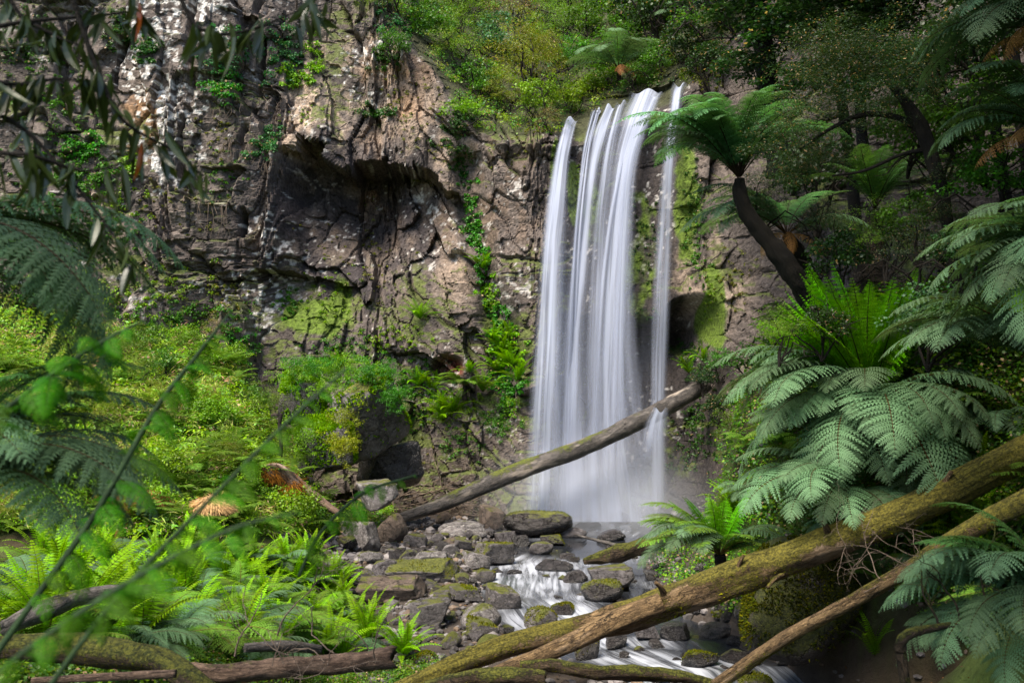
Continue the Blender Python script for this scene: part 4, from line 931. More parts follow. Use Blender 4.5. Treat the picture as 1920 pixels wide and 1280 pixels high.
fern('tree_fern', 'large tree fern with bright upright young fronds above silvery drooping ones', P4, [('young', 14, 0, 360, 2.9, -8), ('young', 10, 235, 300, 2.8, -34), ('young', 9, 235, 305, 2.9, -19), ('young', 7, 60, 120, 2.7, -16), ('young', 6, 140, 220, 2.4, -10), ('mature', 10, 150, 235, 2.3, -6), ('mature', 9, 225, 300, 3.0, 6), ('mature', 8, 60, 150, 2.6, 0), ('mature', 8, 170, 290, 2.8, -20), ('mature', 6, 150, 250, 2.5, -40), ('dead', 3, 100, 180, 1.8, -10)], 4, 'tree fern', 'tree ferns on the right bank',
     None, None, (1.1, .2))
fern('tree_fern', 'pale green tree fern in light on the stream bank behind the main log', at(1350, 1040, 19.5), [('young', 10, 0, 360, 1.55, -22), ('lace', 12, 200, 330, 1.75, 12), ('mature', 9, 200, 320, 1.8, 4), ('lace', 6, 60, 180, 1.4, 8), ('mature', 5, 60, 140, 1.7, 6)], 5, 'tree fern', 'tree ferns on the right bank',
     ([(1362, 1110, 19.6), (1355, 1075, 19.6), (1350, 1040, 19.5)], [24, 24, 24]))
fern('tree_fern', 'teal green tree fern between the pale one and the large one, fronds hanging left', at(1590, 930, 17.3), [('mature', 8, 205, 305, 2.3, 0), ('mature', 5, 130, 220, 1.9, -8), ('high', 4, -60, 60, 1.5, 0)], 6, 'tree fern', 'tree ferns on the right bank', None, None, (.9, .16))
fern('tree_fern', 'big feathery tree fern leaning in from the right edge', at(2040, 520, 11.5), [('mature', 14, 205, 335, 2.0, 14), ('high', 7, 220, 330, 1.7, -5), ('mature', 8, 225, 300, 1.9, -14), ('mature', 5, 150, 210, 1.5, 0)], 7, 'tree fern', 'tree ferns on the right bank', ([(2060, 900, 11.6), (2050, 700, 11.5), (2040, 520, 11.5)], [36, 34, 36]))
fern('tree_fern', 'shaded tree fern crown behind the feathery one at the right edge, mid height', at(1960, 690, 13), [('mature', 12, 210, 330, 2.3, 6), ('young', 5, 0, 360, 1.5, 0)], 8, 'tree fern', 'tree ferns on the right bank', None, None, (1.5, .2))
fern('tree_fern', 'dark blue green tree fern filling the bottom right corner', at(1965, 1150, 7.4), [('mature', 10, 210, 330, 1.25, 10), ('high', 6, 230, 320, 1.2, 0), ('mature', 7, 220, 300, 1.2, -12)], 9, 'tree fern', 'tree ferns on the right bank', None, None, (.9, .13))
fern('tree_fern', 'tree fern with fronds dangling from the top right corner', at(1990, 60, 14.5), [('mature', 11, 200, 320, 2.2, 0), ('high', 4, 220, 320, 2.0, 0), ('dead', 3, 220, 300, 1.4, 0)], 10, 'tree fern', 'tree ferns on the right bank', ([(2010, 700, 14.6), (1995, 300, 14.5), (1990, 60, 14.5)], [26, 24, 28]))
fern('tree_fern', 'dark tree fern high at the right edge below the corner one', at(1965, 250, 15.5), [('mature', 10, 205, 330, 2.1, 4), ('dead', 2, 220, 300, 1.2, 0)], 11, 'tree fern', 'tree ferns on the right bank', ([(1985, 620, 15.6), (1975, 400, 15.5), (1965, 250, 15.5)], [22, 22, 26]))
pt = ray_cliff(1168, 178)
fern('tree_fern', 'pale tree fern on the plateau directly above the waterfall lip', at(1160, 132, pt[1] + .8), [('mature', 12, 60, 300, 2.9, 8), ('high', 6, -80, 80, 2.2, 0), ('young', 3, 0, 360, 1.7, 0), ('dead', 5, 60, 200, 1.8, 0)], 12, 'tree fern', 'tree ferns above the falls', ([(1165, 195, pt[1] + .9), (1162, 160, pt[1] + .8), (1160, 132, pt[1] + .8)], [11, 10, 10]))
fern('tree_fern', 'shaded tree fern above the falls near the dark trees', at(1290, 60, pt[1] + 3), [('high', 10, 0, 360, 2.8, 0), ('mature', 7, 80, 280, 2.6, 0)], 13, 'tree fern', 'tree ferns above the falls', None, None, (3.5, .16))
fern('tree_fern', 'small pale tree fern growing from the ledge left of the falls', ray_cliff(872, 740) - np.array([0, .3, -.3]), [('lace', 7, 90, 280, 1.3, 0), ('young', 3, 0, 360, .8, 0)], 14, 'tree fern', None, None, None, (.5, .1))
# big tree fern of the left foreground, crown just outside the frame
fern('tree_fern', 'big dark tree fern whose blurred fronds arch in from the left edge', at(-190, 470, 5.0), [('mature', 5, 45, 125, 1.35, -6), ('mature', 4, 60, 115, 1.5, -18), ('mature', 3, 125, 175, 1.1, -6), ('mature', 3, 70, 115, 1.35, -32)], 15, 'tree fern', None,
     ([(-210, 1200, 5.0), (-200, 800, 5.0), (-190, 470, 5.0)], [55, 50, 55]))
fern('tree_fern', 'dark tree fern low at the left edge below the arching one', at(-120, 950, 4.8), [('mature', 9, 30, 140, 1.25, 10), ('high', 6, 20, 130, 1.2, 5), ('mature', 6, 60, 130, 1.2, -10)], 16, 'tree fern', None, None, None, (.5, .13))
# --- tree ferns and lacy ferns on the left slope
for i, (px, py, s, k, lb) in enumerate([(250, 985, 1.2, 'lace', 'lacy fern with a skirt of dead brown fronds on the left slope'), (470, 905, 1.3, 'lace', 'pale lacy fern just above the brown stump'), (350, 900, 1.4, 'lace', 'large pale lacy fern in the middle of the left slope'),
                              (415, 860, 1.0, 'lace', 'grey green lacy fern above the pale straw dome'), (130, 920, 1.3, 'lace', 'lacy fern low on the slope near the left edge'), (600, 1000, .9, 'lace', 'wispy fern on the bank above the stream ferns'),
                              (180, 850, 1.2, 'lace', 'lacy fern half way up the slope at the left'), (300, 810, 1.1, 'lace', 'light fern high on the left slope'), (80, 800, 1.2, 'lace', 'light fern near the left edge high on the slope'),
                              (560, 680, .9, 'sword', 'yellow green fern on top of the slope beneath the cliff'), (600, 660, .8, 'sword', 'small yellow green fern above the great slab'), (640, 655, .8, 'sword', 'bright fern at the crest above the great slab')]):
    q = ray_ground(px, py, 8); fr = [(k, 13, 0, 360, s, 6)] + ([('dead', 9, 0, 360, s * .8, 0)] if i in (0,) else [])
    fern('fern', lb, q + np.array([0, 0, .12]), fr, 60 + i, 'fern', 'ferns of the left slope')
P_ = ray_ground(225, 965, 14); fern('dead_fern', 'mound of curled brown dead fronds left of the pale straw dome', P_ + np.array([0, 0, .35]), [('dead', 40, 60, 300, 1.3, 14)], 55, 'dead fern')
# --- sword ferns of the left bank
SW = [(690, 1215, 1.15, 'bright sword fern standing at the edge of the rock bed behind the rotten log'), (755, 1235, .95, 'dark sword fern leaning right with hanging dead leaves at the bottom'), (640, 1250, .8, 'low bright sword fern under the end of the rotten log'),
      (430, 1120, 1.15, 'yellow green sword fern rising in the middle of the left bank'), (540, 1080, 1.1, 'tall yellow green sword fern right of the middle of the left bank'), (620, 1110, 1.0, 'spiky sword fern at the right edge of the left bank'),
      (350, 1090, 1.1, 'sword fern on the left bank above the dead branch'), (480, 1030, 1.1, 'bright sword fern in the thick of the bank below the brown stump'), (580, 1020, 1.0, 'sunlit sword fern at the crest of the bank near the stream'),
      (400, 1020, 1.0, 'sunlit sword fern at the crest of the bank below the straw dome'), (300, 1030, 1.0, 'fern on the bank crest left of the straw dome'), (500, 1160, .9, 'green sword fern behind the twigs and rotten log'), (580, 1180, .8, 'small sword fern beside the short grey branch'),
      (250, 1160, 1.0, 'shaded sword fern behind the thick mossy log'), (130, 1080, 1.1, 'shaded fern by the dead branch at the left'), (630, 1045, .8, 'small fern overhanging the whitish flat stone'), (190, 1030, 1.0, 'dark fern on the bank under the leaning stem'), (60, 1180, .9, 'dark fern at the left edge behind the mossy log')]
for i, (px, py, s, lb) in enumerate(SW):
    if py < 1070: py += 50
    q = ray_ground(px, py, 6.5)
    fern('sword_fern', lb, q, [('sword', 15, 0, 360, s * .95, 4), ('sword', 8, 0, 360, s * .8, 24), ('sword', 6, 90, 270, s * .8, -25)], 100 + i, 'fern', 'sword ferns of the left bank')
rg = random.Random(8)
for i in range(120):
    px, py = rg.uniform(60, 660), rg.uniform(1055, 1240)
    q = ray_ground(px, py, 6.5)
    fern('bank_fern', 'small green fern in the dense mass that covers the left bank', q, [(rg.choice(('sword', 'sword', 'lace', 'mature')), 11, 0, 360, rg.uniform(.6, 1.25), rg.uniform(0, 22))] + ([('dead', 2, 90, 270, rg.uniform(.5, .8), 0)] if rg.random() < .25 else []), 200 + i, 'fern', 'small ferns massed on the left bank')
for i in range(120):
    px, py = rg.uniform(-20, 640), rg.uniform(640, 1010)
    q = ray_ground(px, py, 9)
    fern('slope_fern', 'small light fern among the green cover of the left slope', q, [('lace', 9, 0, 360, rg.uniform(.7, 1.1), rg.uniform(0, 22))], 300 + i, 'fern', 'small ferns scattered on the left slope')
for i in range(70):
    px, py = (rg.uniform(1370, 1900) if i < 50 else rg.uniform(1900, 2500)), rg.uniform(560, 1240)
    q = ray_ground(px, py, 9)
    fern('bank_fern', 'shaded small fern in the undergrowth of the right bank', q, [(rg.choice(('sword', 'lace', 'mature')), 10, 90, 330, rg.uniform(.7, 1.2), rg.uniform(-8, 16))], 400 + i, 'fern', 'small ferns in the shade of the right bank')
for i, (px, py, s) in enumerate([(788, 600, .9), (560, 1000, .1), (812, 735, .9), (785, 725, .9), (850, 775, 1.0), (830, 790, .9), (955, 640, .9), (940, 665, 1.0), (960, 690, 1.1), (935, 700, 1.0), (925, 640, .8), (970, 715, .9), (905, 505, .7), (1290, 700, .8), (1320, 680, .8), (828, 765, .8), (880, 700, .6), (640, 690, .8), (905, 735, .9)]):
    if s < .2: continue
    q = ray_cliff(px, py); n_ = cliff_n(q[0], q[2])
    fern('cliff_fern', 'small bright fern rooted in a crack of the cliff beside the falls', q - np.array([0, .08, 0]), [('sword', 9, 95, 265, s * 1.2, -12), ('sword', 5, 60, 300, s, 20)], 500 + i, 'fern', 'small ferns rooted in the cliff')

# ------------------------------------------------------------------ shrubs, creepers and ground cover
def pal(base, n, rng, var=.28, dry=0.0):
    c = np.array(base)[None] * rng.uniform(1 - var, 1 + var, (n, 1)) * (1 + rng.normal(0, .06, (n, 3)))
    if dry: m = rng.random(n) < dry; c[m] = np.array([.30, .21, .13]) * rng.uniform(.7, 1.3, (m.sum(), 1))
    return np.clip(c, .004, .8)
def clump(c, r, n, size, col, rng, aspect=.42, var=.28, dry=0.0, squash=.8, up=.7, droop=0.0):
    N = unit(rng.normal(0, 1, (n, 3))); N[:, 2] = np.where(N[:, 2] < -.3, -N[:, 2], N[:, 2])
    P = np.array(c) + N * (rng.random((n, 1)) ** .45) * np.array([r, r, r * squash])
    return leafcloud(P, N + np.array([0, 0, up]), size, rng, pal(col, n, rng, var, dry), aspect, .55, droop)
def cover(name, pts, label=None, kind='stuff', mat=None, cat=None, group=None):
    """pts: rows (centre, radius, n, leaf, colour, rng kwargs)"""
    rng = np.random.default_rng(len(pts)); Vs, Fs, Cs, k = [], [], [], 0
    for (c, r, n, sz, col, kw) in pts:
        V, F, C = clump(c, r, n, sz, col, rng, **kw); Vs.append(V); Fs.append(F + k); Cs.append(C); k += len(V)
    me = mesh(name, np.vstack(Vs), [np.vstack(Fs)], np.vstack(Cs))
    o = obj(name, me, mat or M_LEAF); tag(o, label, cat, group, kind); return o
GRN = [(.09, .18, .03), (.16, .26, .035), (.07, .15, .04), (.20, .29, .055), (.11, .21, .07), (.24, .28, .07)]
rg = random.Random(12); rn = np.random.default_rng(12)
def shrub_mesh(seed, n_sub=42, leaves=38, leaf=.055, col=(.07, .14, .04), var=.3, dry=.0, upr=1.0, aspect=.42, sub=.24, droop=0.0):
    r = np.random.default_rng(seed); Vs, Fs, Cs, k = [], [], [], 0
    for i in range(n_sub):
        d = unit(r.normal(0, 1, 3)); d[2] = abs(d[2]) * 1.15 - .15
        c = d * (r.random() ** .4) * np.array([.8, .8, .8 * upr]) * r.uniform(.75, 1.12); c[2] += .55 * upr
        V, F, C = clump(c, sub * r.uniform(.6, 1.4), leaves, leaf, np.array(col) * r.uniform(.65, 1.35), r, aspect, var, dry, .75, .7, droop)
        Vs.append(V); Fs.append(F + k); Cs.append(C); k += len(V)
    return mesh('foliage', np.vstack(Vs), [np.vstack(Fs)], np.vstack(Cs))
SH = dict(green=[shrub_mesh(i, 46, 44, .06, (.065, .14, .028)) for i in range(3)], olive=[shrub_mesh(10 + i, 60, 60, .05, (.12, .185, .04), upr=1.3, aspect=.16, sub=.2) for i in range(3)],
          yellow=[shrub_mesh(20 + i, 70, 60, .05, (.155, .185, .035), upr=1.35, aspect=.16, sub=.2, dry=.03) for i in range(2)], dark=[shrub_mesh(30 + i, 52, 46, .065, (.022, .048, .014), dry=.04) for i in range(3)],
          blue=[shrub_mesh(40 + i, 46, 44, .06, (.06, .13, .06)) for i in range(2)], brown=[shrub_mesh(50 + i, 46, 44, .05, (.11, .10, .045), dry=.2, aspect=.2) for i in range(2)],
          lime=[shrub_mesh(60 + i, 46, 44, .06, (.13, .22, .035)) for i in range(2)], fine=[shrub_mesh(70 + i, 90, 60, .035, (.035, .06, .028), dry=.06, aspect=.22, sub=.22) for i in range(2)])
for k_ in SH:
    for m_ in SH[k_]: m_.materials.append(M_LEAF)
STEM = None
def shrub(P, size, kind, label, seed=0, group=None, cat='shrub', name='shrub', stem=True, sz=None):
    global STEM
    r = random.Random(seed); root = empty(name, P, r.uniform(0, 6.28)); tag(root, label, cat, group)
    o = bpy.data.objects.new('foliage', SH[kind][seed % len(SH[kind])]); COL.objects.link(o); o.parent = root; o.scale = sz or (size, size, size * r.uniform(.85, 1.15))
    if stem:
        if STEM is None:
            gg = Geo(); rr = np.random.default_rng(1)
            for _ in range(4): twigs(gg, (0, 0, -.25), (rr.normal(0, .35), rr.normal(0, .35), 1), 1.0, .035, 2, rr, .4)
            STEM = gg.mesh('stem', True, True); STEM.materials.append(M_TRUNK)
        s_ = bpy.data.objects.new('stem', STEM); COL.objects.link(s_); s_.parent = root; s_.scale = (size, size, size)
    return root
# slope above the brow, left of and over the falls
TOPS = [
 (985, 165, 2.3, 'yellow', 'tall golden feathery shrub above the rock brow left of the falls'), (945, 200, 1.3, 'yellow', 'lower olive gold bush at the foot of the golden shrub'), (1010, 200, 1.3, 'lime', 'pale flowering bush right of the golden shrub'),
 (1060, 195, 1.3, 'lime', 'light green bush at the brow just left of the lip'), (1100, 165, 1.1, 'lime', 'light bush under the plateau tree fern'), (1030, 225, .8, 'brown', 'pinkish dry bush on the brow left of the lip'),
 (900, 175, 1.5, 'green', 'green bush left of the golden shrub'), (870, 210, 1.1, 'lime', 'bright bush hanging over the brow edge'), (850, 120, 1.7, 'olive', 'olive bush above the brow edge'),
 (800, 60, 1.8, 'green', 'green shrub at the top of the vine gully'), (760, 20, 1.8, 'olive', 'olive shrub at the upper edge beside the tan rock'), (880, 60, 2.1, 'olive', 'grey olive shrub on the upper slope'),
 (930, 90, 1.8, 'blue', 'blue green shrub up behind the golden one'), (960, 30, 2.4, 'brown', 'brownish tea tree near the top edge'), (1030, 90, 2.0, 'olive', 'olive shrub behind the light bushes'),
 (1050, 30, 2.4, 'olive', 'tall olive shrub at the top edge left of the plateau fern'), (1110, 60, 2.1, 'green', 'deep green shrub behind the plateau tree fern'), (1000, -20, 2.4, 'green', 'green shrub cut by the top edge above the golden one'),
 (1170, 30, 2.2, 'dark', 'dark shrub above the plateau tree fern'), (1230, 60, 2.2, 'dark', 'dark shrub right of the plateau tree fern'), (1230, 130, 1.3, 'green', 'shaded bush at the right of the lip'), (1280, 110, 1.7, 'dark', 'dark bush over the right end of the lip'),
 (1330, 60, 2.0, 'green', 'mid green shrub right above the leaning tree fern'), (1380, 20, 2.2, 'dark', 'dark shrub high above the leaning tree fern'), (860, 0, 2.2, 'green', 'green shrub at the top edge above the vine gully'),
 (920, 0, 2.2, 'olive', 'olive shrub at the top edge between green ones'), (1100, -10, 2.5, 'brown', 'brownish shrub at the top edge above the falls'), (740, 90, 1.0, 'green', 'small green bush in a notch of the brown cliff'),
 (1130, 150, 1.2, 'lime', 'pale bush crowding the left foot of the plateau tree fern'), (1075, 120, 1.7, 'green', 'leafy bush between the golden shrub and the plateau tree fern'), (1200, 150, 1.1, 'green', 'low bush right under the plateau tree fern'), (1170, 90, 2.0, 'green', 'bush directly behind the plateau tree fern'), (1250, 20, 2.4, 'green', 'bush at the top edge right of the plateau tree fern'), (1310, 0, 2.4, 'olive', 'olive bush at the top edge over the leaning tree fern'), (1330, 130, 1.3, 'dark', 'dark bush over the brow right of the lip'), (1010, 140, 1.6, 'yellow', 'second golden bush behind the tall one'), (700, 20, 1.2, 'olive', 'olive bush on top of the tan pillar')]
for i, (px, py, s, k, lb) in enumerate(TOPS):
    q = ray_cliff(px, py + 18); shrub(q - np.array([0, .1, s * .25]), s, k, lb, i, 'shrubs on the slope above the cliff')
pts = []
for i in range(1500):
    px = rg.uniform(690, 1420); py = rg.uniform(-60, 260)
    vt = float(np.interp(px, TOPU, TOPV))
    if py > vt + 8: continue
    if 1062 < px < 1290 and py > vt - 14: continue
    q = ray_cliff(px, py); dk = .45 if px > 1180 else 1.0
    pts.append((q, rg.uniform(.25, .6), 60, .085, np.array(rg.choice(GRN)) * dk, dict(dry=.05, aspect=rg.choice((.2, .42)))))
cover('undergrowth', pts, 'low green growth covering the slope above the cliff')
# green on the cliff: (cx,cy,rx,ry,n,colour,leaf,radius)
def patch(rows, name, label, seed, kind='stuff', cat=None, group=None, off=.05):
    r = random.Random(seed); pts = []
    for (cx_, cy_, rx, ry, n, col, leaf, rad, dens) in rows:
        for _ in range(n):
            a, b_ = r.gauss(0, .5), r.gauss(0, .5)
            if abs(a) > 1.3 or abs(b_) > 1.3: continue
            q = ray_cliff(cx_ + a * rx, cy_ + b_ * ry)
            pts.append((q - np.array([0, off, 0]), rad * r.uniform(.5, 1.4), dens, leaf, np.array(col) * r.uniform(.7, 1.3), dict(dry=.04, up=.4)))
    return cover(name, pts, label, kind, None, cat, group)
G_, L_, D_, O_, B_ = (.06, .16, .028), (.14, .25, .03), (.035, .09, .02), (.13, .15, .03), (.055, .15, .06)
SHR = [(430, 115, 48, 55, 60, B_, 'grey green leafy bush clinging to the cliff beside the lichened rock'), (420, 165, 34, 30, 30, G_, 'green tuft below the grey green cliff bush'), (535, 100, 40, 55, 60, B_, 'leafy flowering bush on the tan rock face'), (555, 150, 34, 22, 34, L_, 'lime moss cushion at the bottom of the flowering bush'),
       (495, 270, 34, 34, 40, B_, 'bush with hanging roots above the hollow'), (275, 95, 26, 20, 24, D_, 'dark leafy clump between the lichened slabs'), (225, 60, 26, 40, 30, D_, 'dark ivy clump left of the lichened slabs'), (790, 40, 40, 40, 36, D_, 'dark bush in the corner of brown rock near the top'),
       (730, 30, 28, 40, 30, B_, 'bush on the crest beside the tan rock'), (725, 110, 28, 26, 26, D_, 'small dark bush under the crest'), (245, 320, 20, 30, 24, L_, 'lime tuft on the left cliff above the ledge'), (180, 330, 50, 30, 34, G_, 'green clump over the left ledge'), (700, 210, 36, 20, 20, D_, 'little dark clump on the overhang'),
       (160, 280, 40, 30, 30, G_, 'green mound on the left cliff shelf'), (900, 130, 40, 30, 30, G_, 'green bush on the brow shelf'), (815, 610, 8, 8, 3, L_, 'x'), (450, 660, 44, 36, 44, G_, 'round leafy bush at the cliff foot above the slope'), (590, 100, 14, 50, 20, L_, 'narrow lime streak on the tan rock')]
for i, (cx_, cy_, rx, ry, n, c_, lb) in enumerate(SHR):
    if lb == 'x': continue
    patch([(cx_, cy_, rx, ry, n, c_, .085, .20, 55)], 'cliff_bush', lb, i, None, 'bush', 'bushes clinging to the cliff', .12)
patch([(868, 330, 14, 30, 14, D_, .08, .13, 40), (882, 400, 16, 60, 44, G_, .08, .14, 50), (890, 440, 16, 30, 30, G_, .08, .14, 50), (905, 500, 18, 40, 40, G_, .08, .15, 50), (918, 560, 24, 40, 44, L_, .085, .16, 50), (930, 600, 24, 40, 36, G_, .085, .16, 50), (950, 660, 34, 44, 60, L_, .09, .2, 50), (955, 720, 36, 40, 50, G_, .09, .2, 50), (955, 765, 34, 20, 30, L_, .05, .2, 60)],
      'creeper', 'bright green creeper running down the gully in the cliff left of the falls', 3, None, 'creeper')
patch([(850, 240, 40, 40, 60, D_, .08, .16, 40), (860, 290, 20, 30, 24, D_, .07, .12, 40), (800, 280, 60, 60, 26, O_, .05, .10, 30), (700, 460, 30, 90, 34, O_, .05, .08, 30), (620, 560, 60, 60, 60, L_, .05, .09, 40), (650, 660, 90, 30, 60, G_, .06, .12, 40), (740, 640, 60, 30, 50, L_, .06, .12, 40),
       (540, 570, 30, 30, 30, G_, .07, .12, 40), (330, 400, 90, 60, 40, O_, .05, .09, 30), (420, 330, 40, 60, 30, G_, .06, .09, 30), (400, 250, 40, 60, 26, O_, .05, .09, 30), (120, 200, 90, 90, 90, G_, .07, .14, 40), (60, 80, 80, 80, 90, D_, .07, .16, 40), (90, 330, 120, 60, 120, G_, .07, .16, 50), (220, 380, 60, 40, 40, L_, .06, .12, 40),
       (120, 440, 160, 60, 120, G_, .07, .16, 50), (200, 560, 160, 60, 160, L_, .07, .18, 50), (330, 600, 140, 40, 120, G_, .07, .18, 50), (60, 560, 100, 80, 100, G_, .07, .18, 50), (430, 560, 40, 50, 40, O_, .06, .12, 30), (640, 480, 200, 60, 26, O_, .05, .07, 24), (760, 180, 60, 60, 40, O_, .05, .1, 30), (560, 220, 60, 20, 20, L_, .05, .08, 30),
       (780, 720, 60, 40, 90, G_, .06, .14, 50), (840, 770, 60, 34, 90, L_, .05, .14, 50), (860, 830, 40, 34, 40, G_, .05, .12, 40), (935, 790, 44, 30, 60, G_, .045, .16, 60), (760, 780, 50, 50, 60, G_, .06, .12, 40), (960, 300, 40, 60, 16, O_, .05, .07, 24), (1000, 240, 50, 8, 26, O_, .05, .08, 30), (760, 850, 60, 30, 30, O_, .05, .1, 30)],
      'cliff_growth', 'moss, grass and small leaves scattered over the cliff ledges', 4)
patch([(1300, 380, 26, 90, 60, D_, .06, .10, 34), (1310, 480, 24, 90, 60, G_, .06, .10, 34), (1300, 660, 40, 30, 60, D_, .07, .14, 40), (1210, 440, 40, 90, 70, D_, .05, .08, 34), (1220, 600, 40, 60, 40, D_, .05, .1, 34), (1330, 560, 16, 50, 40, L_, .04, .08, 50), (1082, 340, 8, 40, 20, L_, .04, .06, 50), (1370, 520, 50, 60, 40, O_, .05, .08, 30),
       (1330, 130, 50, 60, 60, O_, .06, .12, 40), (1310, 760, 60, 60, 60, D_, .07, .14, 40), (1290, 850, 50, 60, 40, D_, .07, .14, 40), (1340, 800, 40, 90, 60, D_, .07, .14, 40)],
      'wet_growth', 'dark wet moss and leaves on the rock beside and behind the falls', 6)
# hanging dry roots
g = Geo()
for (cx_, cy_, w_, n, L) in ((500, 300, 30, 12, .7), (430, 200, 40, 8, .6), (520, 190, 30, 10, .6), (400, 380, 50, 16, 1.2), (800, 190, 40, 10, .9), (430, 260, 12, 14, .8)):
    for _ in range(n):
        q = ray_cliff(cx_ + rn.normal(0, w_ * .5), cy_ + rn.normal(0, 8)); V, F, U = tube([q - [0, .1, 0], q + [rn.normal(0, .12), -.22, -L * .5], q + [rn.normal(0, .2), -.2, -L * rn.uniform(.7, 1.2)]], [.012, .010, .004], 8, 4, 0, 0, False); g.add(V, F, U=U)
tag(obj('hanging_roots', g.mesh('hanging_roots', True, True), M_TWIG), 'dry roots and stalks hanging below the bushes of the cliff', None, None, 'stuff')

# left slope cover
pts = []
SPEC = [(.05, .42, (.15, .28, .045), .8), (.11, .30, (.13, .25, .06), .8), (.16, .10, (.20, .31, .06), 1.3), (.04, .5, (.24, .31, .09), .7), (.14, .22, (.17, .27, .04), 1.1), (.07, .42, (.07, .15, .03), .9), (.20, .07, (.24, .27, .09), 1.4)]
for i in range(8000):
    px, py = rg.uniform(-60, 740), rg.uniform(560, 1010)
    q = ray_ground(px, py, 12)
    if q[1] > 40: continue
    if rg.random() < .011: shrub(q - np.array([0, 0, .1]), rg.uniform(.35, 1.0), rg.choice(('lime', 'green', 'olive', 'yellow', 'lime', 'brown')), 'small leafy bush in the bright green growth of the left slope', i, 'small bushes on the left slope', stem=False)
    nz_ = float(fbm(np.array([q[0] * .9]), np.array([q[1] * .9]), 0, 3, 5)[0]); k_ = int((nz_ * 2.2 + .5) * 7 + rg.gauss(0, .7)) % 7
    lf, asp, c_, sq = SPEC[k_]; hh = max(0, float(fbm(np.array([q[0] * 1.3]), np.array([q[1] * 1.3]), 0, 2, 6)[0]))
    if rg.random() < .04: c_ = (.34, .24, .18)
    pts.append((q + np.array([0, 0, .06 + .5 * hh]), rg.uniform(.12, .45), 26, lf, np.array(c_) * rg.uniform(.9, 1.7), dict(dry=.02, var=.13, squash=sq, aspect=asp)))
cover('ground_cover', pts, 'low bright green leaves and grass covering the left slope')
pts = []
for i in range(3600):
    px, py = (rg.uniform(-80, 700), rg.uniform(900, 1290)) if i < 3000 else (rg.uniform(560, 860), rg.uniform(1225, 1300))
    q = ray_ground(px, py, 5.5)
    if q[1] > 18: continue
    pts.append((q + np.array([0, 0, .05]), rg.uniform(.10, .25), 34, .04, np.array(rg.choice(GRN[:3])) * .8, dict(dry=.06, squash=.8)))
cover('ground_cover', pts, 'leafy undergrowth between the ferns of the left bank')
pts = []
for i in range(5400):
    px, py = rg.uniform(1190, 1990) if i < 4200 else rg.uniform(1990, 2700), rg.uniform(380, 1290)
    q = ray_ground(px, py, 4.5)
    if q[1] > 36 or q[2] < .12 or q[0] < lerp(q[1], SX_D, SX_X) + lerp(q[1], SX_D, SX_W) * 1.1: continue
    pts.append((q + np.array([0, 0, .1]), rg.uniform(.15, .5), 34, .07, np.array(rg.choice(GRN[:3])) * (.6 if px > 1450 else 1.0), dict(dry=.06, squash=.9)))  # leaf colour lowered on the right to put the bank's shade into it
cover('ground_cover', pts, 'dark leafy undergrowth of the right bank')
# growth on the great slab and its surroundings
pts = []
dg = None
for (cx_, cy_, rx, ry, n, d_, col) in ((650, 695, 80, 24, 110, 30.4, L_), (700, 705, 50, 34, 90, 29.8, G_), (738, 745, 24, 30, 70, 29.6, G_), (620, 730, 60, 26, 60, 29.8, L_), (650, 800, 30, 40, 50, 28.9, (.17, .2, .02)), (640, 840, 30, 30, 50, 28.5, (.2, .22, .02)), (570, 690, 60, 30, 60, 30.2, G_), (560, 820, 40, 40, 60, 28.6, L_), (560, 700, 50, 30, 50, 30.5, L_), (600, 690, 60, 26, 50, 31, G_)):
    for _ in range(n):
        a, b_ = rg.gauss(0, .5), rg.gauss(0, .5); q = at(cx_ + a * rx, cy_ + b_ * ry, d_ + rg.uniform(-.3, .5))
        pts.append((q, rg.uniform(.1, .28), 50, .055, np.array(col) * rg.uniform(.8, 1.2), dict(aspect=.2, droop=.4)))
cover('slab_moss', pts, 'thick moss and grass draped over the great slab')
# shrubs of slope and right bank
MORE = [(450, 690, .9, 'green', 'round green bush at the cliff foot above the left slope'), (490, 730, .7, 'brown', 'brownish bush on the crest left of the great slab'), (380, 700, .8, 'lime', 'lime bush on the crest of the left slope'), (300, 720, .8, 'green', 'mid green bush at the top of the slope'), (210, 690, .9, 'olive', 'olive bush at the cliff foot to the left'), (560, 760, .6, 'green', 'small bush against the square grey block'),
        (1400, 640, .7, 'lime', 'yellowish bush on the spur below the leaning trunk'), (1420, 720, .8, 'green', 'green bush left of the large tree fern'), (1380, 760, .8, 'lime', 'light bush hanging over the pool at the right'), (1370, 850, .7, 'olive', 'dry olive bush above the pale tree fern'), (1330, 900, .6, 'green', 'bush beside the pool under the right bank'), (1500, 800, .9, 'dark', 'dark bush under the silvery fronds')]
for i, (px, py, d_, s, k, lb) in enumerate([(1318, 715, 34.6, .75, 'dark', 'dark bush the upper end of the fallen log disappears into'), (1345, 770, 33.5, .8, 'dark', 'dark bush just below the upper end of the fallen log'), (1350, 690, 34.8, .8, 'green', 'shaded green bush above the upper end of the fallen log')]): shrub(at(px, py, d_) - np.array([0, 0, s * .5]), s, k, lb, 90 + i)
for i, (px, py, s, k, lb) in enumerate(MORE):
    q = ray_ground(px, py, 11); shrub(q, s, k, lb, 40 + i)
